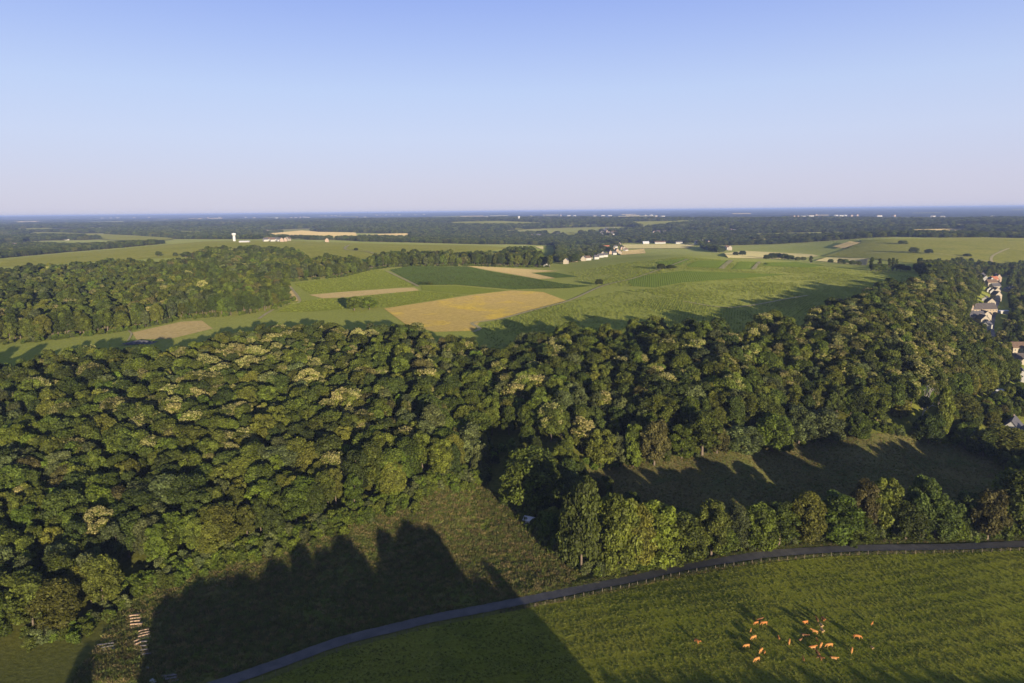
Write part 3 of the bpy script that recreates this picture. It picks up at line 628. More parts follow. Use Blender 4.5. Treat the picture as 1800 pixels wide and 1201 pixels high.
def near_label(sp, px, py, s_, d_):
    a_ = min(ANCH, key=lambda q: (q[0] - px) ** 2 + 2.2 * (q[1] - py) ** 2)
    sz_ = 'small' if s_ < 0.88 else ('medium' if s_ < 1.06 else 'large')
    side = 'higher up' if py < a_[1] - 14 else ('lower down' if py > a_[1] + 14 else 'level')
    return '%s %s tree %s%s' % (sz_, COLW[sp], {'higher up': 'some way ', 'lower down': 'just ', 'level': ''}[side] if a_[2].startswith('above') else '', a_[2])
NAMES = {'oak': 'oak_tree', 'dark': 'dark_broadleaf_tree', 'olive': 'olive_green_tree', 'grey': 'grey_green_tree', 'bright': 'fresh_green_tree', 'brown': 'brown_tree', 'bloom': 'chestnut_tree', 'yellow': 'yellow_leaved_tree'}
Q = darts(NEAR, 7.9); Z = H(Q[:, 0], Q[:, 1]); PX, PY, _ = proj(np.stack([Q[:, 0], Q[:, 1], Z + 14], 1)); KI = wood_kinds(PX, PY)
S = 0.66 + 0.74 * rng.random(len(Q)) ** 1.5; D = np.hypot(Q[:, 0], Q[:, 1])
inside = (PX > -30) & (PX < 1830) & (PY < 1230)
order = np.argsort(np.where(inside, D, 1e9)); single = np.zeros(len(Q), bool); single[order[:250]] = True
for i in order[:250]:
    k = KW[KI[i]]; sp = PROTO[k][5]
    tree(k, NAMES[sp], Q[i, 0], Q[i, 1], S[i], near_label(sp, PX[i], PY[i], S[i], D[i]), 'trees of the near wood', sz=0.5 + 0.4 * S[i] + 0.2 * rng.random(), z=Z[i] - 0.1)
keep = ~single & (PX > -260) & (PX < 2060)
scatter('near_wood_trees', 'rest of the dense mixed wood climbing the near slope', np.stack([Q[keep, 0], Q[keep, 1], Z[keep] - 0.1], 1), np.stack([S[keep], S[keep], 0.5 + 0.4 * S[keep] + rng.uniform(0, 0.2, keep.sum())], 1), rng.random(keep.sum()) * 6.28, KW, KI[keep])
print('near', len(Q))
def wood(name, label, poly, spacing, s0, s1, kinds=None, zs=1.0):
    Q = darts(poly, spacing); Z = H(Q[:, 0], Q[:, 1]); n = len(Q)
    if kinds is None:
        PX, PY, _ = proj(np.stack([Q[:, 0], Q[:, 1], Z + 14], 1)); ki = wood_kinds(PX, PY); keys = KW
    else: keys = kinds; ki = rng.integers(0, len(kinds), n)
    s = rng.uniform(s0, s1, n); print(name, n)
    return scatter(name, label, np.stack([Q[:, 0], Q[:, 1], Z - 0.1], 1), np.stack([s, s, s * zs * rng.uniform(0.85, 1.12, n)], 1), rng.random(n) * 6.28, keys, ki)
wood('plateau_wood_trees', 'large wood on the plateau beyond the grass strip', MID, 8.4, 0.75, 1.2)
wood('strip_wood_trees', 'long wood behind the dark vineyard, running down to the hamlet', STRIP, 9, 0.8, 1.2)

# far woods: everything beyond the plateau that is neither field nor village
def far_woods():
    lim = [(-60, 388), (300, 386.5), (600, 385.5), (900, 384.5), (1250, 387), (1860, 386), (1860, 421), (1740, 418), (1560, 419), (1515, 421), (1490, 436), (1450, 449), (1400, 445), (1330, 441), (1275, 442), (1266, 445), (1235, 438), (1226, 428), (1120, 427.5), (1094, 427.5), (1085, 440), (1050, 453), (1005, 463),
           (975, 462), (980, 446), (975, 432), (900, 430), (850, 430), (735, 427), (640, 425), (588, 422), (430, 422), (340, 424), (300, 428), (213, 436), (117, 444), (-60, 460)]
    out = []
    for r0, r1, sp in ((1200, 2200, 11), (2200, 3400, 15), (3400, 5000, 22), (5000, 7500, 34), (7500, 11000, 55), (11000, 16000, 90)):
        t0 = math.radians(39.5)
        x = np.arange(-r1 * math.sin(t0), r1 * math.sin(t0), sp); y = np.arange(r0 * 0.74, r1, sp * 0.9)
        gx, gy = np.meshgrid(x, y); gx = gx + rng.uniform(-.45, .45, gx.shape) * sp; gy = gy + rng.uniform(-.45, .45, gy.shape) * sp; gx = gx.ravel(); gy = gy.ravel()
        rr = np.hypot(gx, gy); k = (rr >= r0) & (rr < r1) & (np.abs(np.arctan2(gx, gy)) < t0); gx, gy = gx[k], gy[k]
        z = H(gx, gy); px, py, _ = proj(np.stack([gx, gy, z], 1)); ok = inpoly(px, py, lim)
        for f in FIELDS: ok &= ~inpoly(px, py, f)
        for (vx, vy, rx, ry) in VILLAGES: ok &= ~((((px - vx) / rx) ** 2 + ((py - vy) / ry) ** 2 < 1) & (rng.random(len(px)) < 0.86))
        # open country between the far woods
        gap = np.sin(gx / 310 + 1.3 * np.sin(gy / 420)) * np.sin(gy / 270 + gx / 900) > 0.32 + (0.26 if r1 < 3000 else 0)
        ok &= ~gap
        out.append(np.stack([gx[ok], gy[ok], z[ok], np.full(ok.sum(), sp)], 1))
    A = np.concatenate(out); n = len(A); sp = A[:, 3]; print('far', n)
    sxy = sp / 9.5 * rng.uniform(0.85, 1.3, n); szz = np.maximum(0.8, np.minimum(1.35, sp / 18)) * rng.uniform(0.7, 1.15, n)
    keys = ['oak_a', 'dark_a', 'oak_b', 'dark_b', 'olive_a', 'grey_a']
    scatter('far_woods', 'mass of far dark woods filling the valleys up to the horizon', np.stack([A[:, 0], A[:, 1], A[:, 2] - 0.2], 1), np.stack([sxy, sxy, szz], 1), rng.random(n) * 6.28, keys, rng.choice(6, n, p=[.26, .20, .18, .10, .14, .12]))
VILLAGES = [(1070, 411, 24, 11), (1055, 445, 66, 19), (975, 413, 14, 4), (945, 417, 12, 3), (480, 409, 18, 4), (495, 422, 45, 4), (20, 431, 30, 6), (1160, 410, 20, 5), (1235, 428, 20, 4), (1285, 406, 12, 3)]
far_woods()
# ------------------------------------------------------------------ single trees read off the photograph
def tree_px(kind, name, px, base, top, wpx, label, group=None, cat='tree'):
    p = hit(px, base); dep = proj(np.array([[p.x, p.y, p.z]]))[2][0]
    ang = math.atan2(CAM_Z - p.z, math.hypot(p.x, p.y)); h = (base - top) * dep / FPX / math.cos(ang); wd = wpx * dep / FPX
    _, _, _, R, zt, _, _ = PROTO[kind]
    e = tree(kind, name, p.x, p.y, wd / (1.8 * R), label, group, sz=h / zt, z=p.z - 0.1, cat=cat)
    if wpx > 28: e.children[0].location.z = -1.9; e.children[0].scale = (1, 1, 1.1)     # crowns of hedge trees hang low
    return e
HG = 'hedge trees between hay meadow and road'
for k, nm, px, b, tp, wd, lb in [
 ('oak_a', 'oak_tree', 937, 893, 797, 98, 'broad spreading oak at the end of the dark ravine, above the rough meadow'),
 ('oak_c', 'oak_tree', 902, 895, 828, 46, 'small oak tucked against the broad oak beside the ravine'),
 ('grey_a', 'grey_green_tree', 998, 890, 832, 50, 'open grey-green tree at the upper corner of the hay meadow'),
 ('grey_b', 'grey_green_tree', 1024, 905, 852, 40, 'thin grey-green tree beside the left edge of the hay meadow'),
 ('bright_a', 'fresh_green_tree', 943, 908, 866, 32, 'small bright green tree in front of the broad oak, above the pale hut'),
 ('bright_a', 'fresh_green_tree', 968, 948, 903, 34, 'small bright green tree at the edge of the rough meadow, below the pale hut'),
 ('dark_a', 'dark_broadleaf_tree', 1022, 1006, 858, 72, 'tall dark tree at the road end of the thick hedge block'),
 ('oak_b', 'oak_tree', 1086, 1004, 880, 72, 'round green tree, second from the road end of the hedge block'),
 ('olive_a', 'olive_green_tree', 1118, 1000, 893, 62, 'olive tree by the lower left corner of the hay meadow'),
 ('bright_b', 'fresh_green_tree', 1156, 995, 888, 70, 'bright green tall tree at the hay meadow corner, roadside hedge'),
 ('oak_a', 'oak_tree', 1196, 985, 912, 82, 'low wide oak in the roadside hedge'),
 ('olive_b', 'olive_green_tree', 1250, 976, 882, 52, 'tall olive green tree standing above the low wide oak, roadside hedge'),
 ('oak_b', 'oak_tree', 1270, 971, 922, 56, 'short round oak leaning over the road verge, roadside hedge'),
 ('grey_b', 'grey_green_tree', 1294, 968, 893, 40, 'narrow grey-green tree in the middle of the roadside hedge'),
 ('bright_a', 'fresh_green_tree', 1333, 963, 888, 62, 'full bright green tree right of the narrow grey-green one, roadside hedge'),
 ('oak_c', 'oak_tree', 1369, 960, 888, 56, 'green tree between two brighter ones, roadside hedge'),
 ('olive_a', 'olive_green_tree', 1413, 953, 868, 64, 'olive yellowish round tree below the first streak of sunlight, roadside hedge'),
 ('bright_b', 'fresh_green_tree', 1471, 950, 866, 68, 'bright green round tree below the second streak of sunlight, roadside hedge'),
 ('bright_a', 'fresh_green_tree', 1502, 948, 904, 58, 'low bright green tree over the shaded part of the road'),
 ('brown_a', 'brown_tree', 1518, 936, 848, 46, 'thin brownish tree rising above the roadside hedge'),
 ('olive_b', 'olive_green_tree', 1551, 938, 840, 52, 'tallest sunlit olive tree beside the thin brownish one'),
 ('dark_b', 'dark_broadleaf_tree', 1592, 948, 878, 60, 'dark tree left of the pointed dark tree, roadside hedge'),
 ('dark_b', 'dark_broadleaf_tree', 1616, 948, 838, 54, 'pointed tall dark tree standing over the roadside hedge'),
 ('dark_a', 'dark_broadleaf_tree', 1643, 947, 868, 66, 'broad dark tree right of the pointed dark tree'),
 ('bright_a', 'fresh_green_tree', 1672, 948, 910, 48, 'low bright green tree before the gap in the roadside hedge'),
 ('dark_b', 'dark_broadleaf_tree', 1694, 940, 866, 50, 'dark tree standing back in the hedge gap'), ('dark_a', 'dark_broadleaf_tree', 1714, 934, 872, 46, 'second dark tree in the hedge gap, nearer the brownish one'),
 ('brown_a', 'brown_tree', 1735, 949, 862, 58, 'brownish tree with pale bare trunks by the road, after the hedge gap'),
 ('oak_b', 'oak_tree', 1783, 946, 832, 80, 'large green oak at the right end of the roadside hedge'),
 ('olive_b', 'olive_green_tree', 1056, 823, 754, 48, 'ivy-clad olive tree at the left corner of the hay meadow top edge'),
 ('grey_b', 'grey_green_tree', 1091, 819, 765, 30, 'thin grey tree between two ivy-clad ones above the hay meadow'),
 ('bright_b', 'fresh_green_tree', 1113, 820, 744, 32, 'narrow green ivy column above the hay meadow'),
 ('brown_a', 'brown_tree', 1150, 818, 741, 48, 'brown-topped tree above the hay meadow'),
 ('bright_b', 'fresh_green_tree', 1198, 805, 747, 40, 'bright tree with bare white trunk above the hay meadow'),
 ('oak_c', 'oak_tree', 1234, 800, 724, 58, 'tall oak behind the brown bush above the hay meadow'),
 ('brown_a', 'brown_tree', 1260, 797, 752, 38, 'small brown tree above the hay meadow'),
 ('grey_a', 'grey_green_tree', 1302, 794, 751, 64, 'low grey willow-like tree above the hay meadow'),
 ('bright_a', 'fresh_green_tree', 1357, 793, 727, 64, 'dense rounded bright tree at the head of the first sunlit streak'),
 ('grey_b', 'grey_green_tree', 1404, 781, 714, 50, 'tall grey-green willow above the hay meadow'),
 ('grey_a', 'grey_green_tree', 1446, 774, 721, 66, 'wide grey-green willow above the hay meadow'),
 ('bright_a', 'fresh_green_tree', 1507, 771, 725, 38, 'neat round bright green tree standing alone above the hay meadow'),
 ('oak_c', 'oak_tree', 1541, 745, 692, 42, 'green tree behind the lone round tree'),
 ('yellow_a', 'yellow_leaved_tree', 1583, 735, 701, 30, 'small yellowish tree beyond the hay meadow'),
 ('dark_a', 'dark_broadleaf_tree', 1632, 780, 728, 48, 'dark bushy tree at the foot of the narrow column tree'),
 ('oak_c', 'oak_tree', 1653, 776, 678, 30, 'tall narrow ivy column tree beside the dead willow'),
 ('olive_a', 'olive_green_tree', 1686, 745, 695, 58, 'olive tree right of the narrow column tree'),
 ('oak_c', 'oak_tree', 1696, 788, 742, 32, 'small upright tree at the right end of the hay meadow'),
 ('dark_a', 'dark_broadleaf_tree', 1728, 802, 755, 50, 'dark spreading tree beside the pale garden tree'),
 ('olive_a', 'olive_green_tree', 1763, 804, 751, 76, 'pale yellowish wide garden tree before the dark-roofed house'),
 ]:
    tree_px(k, nm, px, b, tp, wd, lb, HG if b > 900 else None)
# bare pale willow
def dead_tree(px, base, top, label):
    p = hit(px, base); dep = proj(np.array([[p.x, p.y, p.z]]))[2][0]; h = (base - top) * dep / FPX / 0.95
    rg = np.random.default_rng(4); Vs, Fs, nv = [], [], 0
    def seg(a, b, r0, r1):
        nonlocal nv
        m_ = (a + b) / 2 + rg.normal(size=3) * 0.06 * np.linalg.norm(b - a)
        v, f = tube([a, m_, b], [r0, (r0 + r1) / 2, r1], 5); Vs.append(v); Fs.append(f + nv); nv += len(v)
    def grow(a, d, L, r, lv):
        b = a + d * L; seg(a, b, r, r * 0.65)
        if lv:
            for _ in range(3):
                dd = d + rg.normal(size=3) * 0.5; dd[2] = abs(dd[2]) * 0.8 + 0.15; dd /= np.linalg.norm(dd); grow(b, dd, L * 0.68, r * 0.55, lv - 1)
    grow(np.array([0, 0, -0.3]), np.array([0, 0, 1.0]), h * 0.36, 0.45, 4)
    e = bpy.data.objects.new('dead_willow_tree', None); link(e); e.location = p; tag(e, label, 'tree')
    ob('trunk', nmesh('dead_trunk', np.concatenate(Vs), np.concatenate(Fs), [M_PALEBARK], smooth=True), e)
    c = ob('crown', PROTO['grey_a'][0], e); c.scale = (0.55, 0.55, 0.45); c.location = (0, 0, h * 0.40)
dead_tree(1620, 752, 672, 'half-dead willow with bare pale branches beyond the hay meadow')
for a_ in ((182, 760, 700, 'bare-limbed pale tree in the left of the near wood'), (478, 795, 738, 'dead tree with bare grey limbs in the middle of the near wood'), (640, 765, 712, 'pale bare tree towards the top of the near wood')): dead_tree(*a_)
# hedge block filled behind the named trees
Qh = darts(HEDGE, 8.5); hk = ['oak_a', 'oak_b', 'oak_c', 'dark_a', 'dark_b', 'olive_a', 'bright_b']; HL = {'oak': 'green oak within the thick hedge block left of the hay meadow', 'dark': 'dark tree within the thick hedge block left of the hay meadow', 'olive': 'olive tree within the thick hedge block left of the hay meadow', 'bright': 'fresh green tree within the thick hedge block left of the hay meadow'}
for i, (x, y) in enumerate(Qh):
    k = hk[i * 5 % 7]; sp = PROTO[k][5]; s_ = 0.5 + 0.25 * rng.random(); tree(k, NAMES[sp], x, y, s_, HL[sp], 'trees of the thick hedge block', sz=s_ * 1.05)
# lone bushes and poplars on the plateau
for k, nm, px, b, tp, wd, lb in [
 ('bright_a', 'field_tree', 623, 546, 522, 25, 'left one of two round trees beside the golden field'), ('bright_a', 'field_tree', 650, 544, 523, 26, 'right one of two round trees beside the golden field'),
 ('dark_a', 'field_tree', 1053, 502, 491, 13, 'lone dark round bush in the middle of the vineyards'),
 ('dark_a', 'field_tree', 279, 451, 442, 10, 'dark bush standing alone in the far left field'), ('oak_a', 'field_tree', 308, 451, 444, 8, 'small bush between the dark bush and the plateau wood'), ('oak_b', 'field_tree', 327, 453, 443, 18, 'bush touching the plateau wood in the far left field'),
 ('dark_a', 'field_tree', 745, 500, 495, 10, 'small bush at the left end of the dark vineyard'), ('oak_a', 'field_tree', 756, 501, 496, 9, 'second small bush in the dark vineyard'),
 ('oak_a', 'field_tree', 1162, 474, 464, 14, 'bushy tree beside the vineyard track near the hilltop'), ('oak_b', 'field_tree', 1180, 473, 466, 18, 'low spreading bush right of the track on the hilltop'),
 ('oak_a', 'field_tree', 1587, 430, 423, 15, 'highest of four bushes on the right-hand hill'), ('dark_a', 'field_tree', 1606, 446, 435, 15, 'tallest of four bushes on the right-hand hill'), ('dark_a', 'field_tree', 1632, 447, 438, 14, 'bush just right of the tallest one on the right-hand hill'), ('oak_b', 'field_tree', 1700, 452, 446, 13, 'rightmost of four bushes on the right-hand hill'),
 ('dark_a', 'field_tree', 626, 441, 436, 7, 'tiny lone tree by the pale track bend')]:
    tree_px(k, nm, px, b, tp, wd, lb, None)
for i, (px, tp, wd) in enumerate([(1531, 451, 9), (1545, 453, 7), (1562, 453, 7), (1568.5, 452, 7), (1575, 454, 6)]):
    tree_px('poplar', 'poplar_tree', px, 476, tp, wd, ['first', 'second', 'third', 'fourth', 'fifth'][i] + ' dark slender poplar from the left at the vineyard edge', 'poplars at the vineyard edge')
tree_px('poplar', 'poplar_tree', 1425, 462, 449, 7, 'lone short poplar before the wheat field')
EB = [(1293, 450, 8), (1305, 450, 10), (1347, 457, 10), (1357, 456, 12), (1368, 456, 12), (1379, 457, 12), (1390, 458, 10), (1402, 459, 8), (1412, 459, 8), (1460, 463, 8), (1478, 464, 10), (1487, 465, 10), (1498, 466, 9), (1508, 467, 9), (1540, 477, 14), (1552, 477, 14), (1583, 477, 14), (1593, 478, 12)]
for px, b, wd in EB: tree_px(['dark_a', 'oak_a', 'oak_b'][int(px) % 3], 'hedgerow_bush', px, b, b - wd * 0.9, wd * 1.15, 'dark bush in the broken hedgerow between vineyard and wheat', 'bushes of the broken hedgerow', 'bush')

# more woods as masses
wood('village_garden_trees', 'dark garden trees crowding round the village houses', wpoly([(1760, 640), (1757, 600), (1772, 562), (1776, 520), (1772, 492), (1790, 476), (1860, 470), (1860, 640), (1812, 655), (1806, 600)]), 11.5, 0.55, 0.85)
wood('valley_side_trees', 'trees at the foot of the slope behind the gardens', wpoly([(1650, 745), (1700, 732), (1740, 720), (1785, 700), (1860, 690), (1860, 745), (1800, 738), (1740, 760), (1700, 775), (1655, 770)]), 7, 0.45, 0.75)
wood('garden_corner_trees', 'shaded trees at the right end of the hay meadow', wpoly([(1745, 812), (1785, 800), (1860, 790), (1860, 935), (1810, 915), (1785, 880), (1775, 845)]), 8, 0.4, 0.62)
wood('village_slope_trees', 'trees between the upper village houses', wpoly([(1640, 478), (1706, 482), (1712, 496), (1714, 512), (1706, 526), (1688, 528), (1680, 516)]), 9, 0.7, 1.0)
wood('village_orchard_trees', 'low orchard trees between the ridge wood and the village houses', wpoly([(1704, 590), (1680, 553), (1698, 528), (1716, 510), (1716, 490), (1727, 484), (1729, 505), (1721, 521), (1706, 535), (1693, 552), (1708, 574), (1736, 588), (1738, 604)]), 6.2, 0.3, 0.52)
wood('valley_hedge_trees', 'wooded hollow below the right-hand hill', wpoly([(1605, 478), (1630, 470), (1690, 466), (1760, 476), (1800, 470), (1860, 468), (1860, 482), (1790, 486), (1745, 487), (1725, 484), (1660, 484), (1620, 486)]), 10, 0.6, 0.95)

XH = [hit(1815 + 13 * i, 947 - 0.5 * i + 6 * math.sin(i * 2.3)) for i in range(26)]
scatter('hedge_beyond', 'hedge trees carrying on along the lane beyond the picture edge', [(q.x, q.y, q.z) for q in XH], [(0.9, 0.9, 1.1 + 0.2 * math.sin(i * 1.7)) for i in range(26)], rng.random(26) * 6.28, ['oak_a', 'oak_b', 'dark_a'], np.arange(26) % 3)
# shrubs along the wood edges
def edge_pts(pix, off, n, spread):
    W = [hit(*p) for p in pix]; L = [0]
    for a, b in zip(W, W[1:]): L.append(L[-1] + (b - a).length)
    t = rng.random(n) * L[-1]; xs = np.interp(t, L, [p.x for p in W]); ys = np.interp(t, L, [p.y for p in W])
    return xs + rng.normal(size=n) * spread, ys + rng.normal(size=n) * spread + off
E1 = edge_pts([(40, 1128), (150, 1118), (190, 1085), (200, 1040)], 1, 60, 2.0); E2 = edge_pts([(232, 1045), (330, 1010), (400, 990), (470, 968), (560, 940), (640, 913), (720, 878), (800, 852), (848, 845), (855, 800)], 3, 620, 3.0)
E3 = edge_pts([(892, 885), (925, 918), (955, 955), (990, 985), (1030, 1010), (1080, 1011), (1130, 1001), (1200, 985), (1280, 966), (1360, 956), (1430, 948), (1530, 946), (1690, 948), (1810, 946)], 2, 480, 1.6)
E4 = edge_pts([(1010, 828), (1060, 824), (1150, 812), (1270, 793), (1340, 788), (1400, 780), (1480, 768), (1560, 760), (1640, 775), (1720, 790)], 3, 200, 2.4)
E5 = edge_pts([(0, 608), (90, 598), (180, 588), (240, 580), (317, 562), (410, 556), (477, 546), (510, 530), (493, 517), (481, 498), (600, 488), (650, 475), (690, 470), (817, 468), (967, 470)], 3, 420, 2.0)
for nm, lb, E, s0, s1 in (('left_edge_shrubs', 'low shrubs at the foot of the trees by the log stacks', E1, .5, .9), ('wood_edge_shrubs', 'bright shrubs along the foot of the near wood', E2, .5, 1.15), ('hedge_foot_shrubs', 'low shrubs along the foot of the roadside hedge', E3, .45, 1.1), ('meadow_edge_shrubs', 'shrubs along the top of the hay meadow', E4, .4, 0.9), ('plateau_edge_shrubs', 'shrubs along the edge of the plateau wood', E5, .5, 1.0)):
    x, y = E; n_ = len(x); s_ = rng.uniform(s0, s1, n_); scatter(nm, lb, np.stack([x, y, H(x, y) - 0.05], 1), s_, rng.random(n_) * 6.28, ['shrub_a', 'shrub_b', 'shrub_c'], rng.choice(3, n_, p=[.5, .32, .18]))

# wood on the sunward side of the valley, just below the frame: it casts the long shadows on the rough meadow
CASTY = 92.0
def caster(tip, top_w, kind, zt, hscale=1.0):
    g = hit(*tip); d = (g.y - CASTY) / math.cos(SUN_AZ); x = g.x + math.sin(SUN_AZ) * d; return x, (d * math.tan(SUN_EL) + g.z) * hscale
SH = []
for tip, wd in [((300, 1045), 9), ((340, 1035), 9), ((390, 1010), 10), ((430, 1002), 10), ((480, 985), 10), ((530, 968), 10), ((560, 968), 7), ((592, 936), 7), ((606, 950), 6), ((636, 985), 8), ((672, 935), 8), ((700, 920), 8), ((728, 917), 8), ((750, 938), 8), ((775, 1000), 9), ((800, 1005), 8), ((830, 1015), 9), ((862, 998), 6), ((890, 1015), 8), ((925, 1005), 7), ((950, 1020), 7), ((170, 1132), 7)]:
    x, h = caster(tip, wd, None, 0); SH.append((x, CASTY + rng.uniform(-3, 3), h, wd))
SH = [q for q in SH if q[0] < 51]
sk = ['oak_a', 'oak_b', 'dark_a', 'olive_a']
scatter('valley_trees_below', 'tall trees below the camera whose shadows cross the rough meadow', [(a, b, 0) for a, b, h, wd in SH], [(wd / 7.8, wd / 7.8, h / 16.3) for a, b, h, wd in SH], rng.random(len(SH)) * 6.28, sk, np.arange(len(SH)) % 4)
SX = sorted((q[0], q[2]) for q in SH if q[0] > -75); BK = []
for r_, (dy, k_) in enumerate(((-10, 0.93), (-20, 0.88), (-31, 0.86))):
    for x_ in np.arange(SX[0][0], 50, 4.2): BK.append((x_ + rng.uniform(-1, 1) - dy * 0.4, CASTY + dy + rng.uniform(-2, 2), (k_ + rng.uniform(-0.05, 0.05)) * float(np.interp(x_, [q[0] for q in SX], [q[1] for q in SX]))))
BK = [q for q in BK if q[0] + q[1] * 0.404 < 52 + CASTY * 0.404]
scatter('valley_wood_below', 'thick wood below the camera behind the tall shadow-casting trees', [(a, b, 0) for a, b, h in BK], [(0.72, 0.72, h / 16.6) for a, b, h in BK], rng.random(len(BK)) * 6.28, sk, np.arange(len(BK)) % 4)
LH = []
for i in range(92):   # low unseen hedge, added only to shade the foot of the pasture
    x, h = caster((1050 + i * 11, 1186 + 5 * math.sin(i * 0.7) + 3 * math.sin(i * 1.9)), 5, None, 0); LH.append((x, CASTY + rng.uniform(-2, 2), max(3, h)))
scatter('added_shade_hedge', 'added unseen hedge below the camera, put there to shade the foot of the pasture', [(a, b, 0) for a, b, h in LH], [(0.55, 0.55, h / 17.0) for a, b, h in LH], rng.random(len(LH)) * 6.28, sk, np.arange(len(LH)) % 4)

# ------------------------------------------------------------------ vines, grass
def leafclump(seed, n, box, leaf, c1, c2, mat_, blades=False):
    rg = np.random.default_rng(seed); c1, c2 = np.array(c1), np.array(c2)
    if blades:
        b = rg.uniform(-1, 1, (n, 3)) * np.array([box[0], box[1], 0]); tip = b + np.stack([rg.normal(size=n) * box[2] * 0.45, rg.normal(size=n) * box[2] * 0.45, box[2] * (0.5 + 0.6 * rg.random(n))], 1)
        sd = rg.normal(size=(n, 3)); sd[:, 2] = 0; sd /= np.linalg.norm(sd, axis=1)[:, None]; wv = sd * leaf; mid = b * 0.4 + tip * 0.6; mid[:, 2] *= 1.15
        V = np.stack([b - wv, b + wv, mid + wv * 0.8, tip], 1).reshape(-1, 3)
    else:
        d = rg.normal(size=(n, 3)); d /= np.linalg.norm(d, axis=1)[:, None]; p = d * np.array(box) * (0.75 + 0.35 * rg.random((n, 1))) + np.array([0, 0, box[2]])
        nn = d + 0.5 * rg.normal(size=(n, 3)); nn /= np.linalg.norm(nn, axis=1)[:, None]; t1 = np.cross(nn, rg.normal(size=(n, 3))); t1 /= np.linalg.norm(t1, axis=1)[:, None]; t2 = np.cross(nn, t1); s = leaf * (0.6 + 0.8 * rg.random((n, 1)))
        V = np.stack([p - t1 * s, p + t2 * s * 0.7, p + t1 * s, p - t2 * s * 0.7], 1).reshape(-1, 3)
    C = np.repeat((c1 + (c2 - c1) * rg.random((n, 1))) * (0.75 + 0.5 * rg.random((n, 1))), 4, 0)
    return colmesh('clump', V, np.arange(n * 4).reshape(-1, 4), C, [mat_])
VM = {'v%d' % i: leafclump(40 + i, 44, (0.95, 0.42, 0.62), 0.26, (0.18, 0.22, 0.026), (0.215, 0.24, 0.04), M_VINE) for i in range(3)}
VD = {'d%d' % i: leafclump(50 + i, 40, (0.95, 0.42, 0.62), 0.26, (0.075, 0.105, 0.018), (0.09, 0.12, 0.022), M_VINE) for i in range(2)}
def vines(name, label, pix, bearing, gap, ms, holes=()):
    W = np.array([(p.x, p.y) for p in outline(pix, 30)]); c, s_ = math.cos(bearing), math.sin(bearing); U = W @ np.array([[c, -s_], [s_, c]])
    u = np.arange(U[:, 0].min(), U[:, 0].max(), 1.55); v = np.arange(U[:, 1].min(), U[:, 1].max(), gap); gu, gv = np.meshgrid(u, v); gu = gu.ravel() + rng.normal(size=gu.size) * 0.25; gv = gv.ravel() + rng.normal(size=gv.size) * 0.12
    X, Y = gu * c - gv * s_, gu * s_ + gv * c; k = inpoly(X, Y, W) & (rng.random(len(X)) < 0.36 + 0.20 * np.sin(X * 0.05 + np.sin(Y * 0.07)))
    for h_ in holes: k &= ~inpoly(X, Y, np.array([(p.x, p.y) for p in outline(h_, 40)]))
    X, Y = X[k], Y[k]; n_ = len(X); s2 = np.stack([rng.uniform(0.65, 1.15, n_), rng.uniform(0.6, 1.1, n_), rng.uniform(0.4, 0.85, n_)], 1); keys = list(ms); print(name, n_)
    scatter(name, label, np.stack([X, Y, H(X, Y) + 0.02], 1), s2, bearing + rng.normal(size=n_) * 0.15 + math.pi * rng.integers(0, 2, n_), keys, rng.integers(0, len(keys), n_), meshes=ms)
vines('front_vineyard_vines', 'rows of leafy vines between the golden field and the near wood', [(850, 598), (848, 572), (905, 556), (1000, 531), (1090, 512), (1200, 528), (1290, 542), (1330, 556), (1300, 590), (1200, 610), (1000, 615), (880, 625)], 1.25, 2.3, VM)
vines('middle_vineyard_vines', 'rows of leafy vines on the middle of the plateau', [(1100, 511), (1150, 508), (1200, 499), (1290, 496), (1400, 497), (1415, 519), (1290, 540), (1205, 528)], 0.9, 2.3, VM)
vines('right_vineyard_vines', 'rows of leafy vines beside the ridge wood on the right', [(1405, 497), (1500, 487), (1600, 484), (1600, 500), (1540, 515), (1460, 540), (1400, 570), (1335, 570), (1295, 543), (1418, 521)], 1.0, 2.6, VM)
vines('hilltop_vineyard_vines', 'rows of young vines over the hilltop towards the valley village', [(1000, 479), (1100, 463), (1200, 452), (1330, 462), (1450, 470), (1580, 481), (1400, 495), (1290, 495), (1200, 497), (1110, 505), (1020, 498)], 0.7, 3.2, VM, HOLES)
vines('left_vineyard_vines', 'rows of young vines between the wood corner and the dark vineyard', MIDV, 0.9, 2.6, VM)
vines('low_vineyard_vines', 'rows of vines below the stubble strip', LOWV, 0.3, 2.2, VM)
vines('dark_vineyard_vines', 'rows of dark vines in the large dark vineyard', DARKV, 0.55, 2.4, VD)

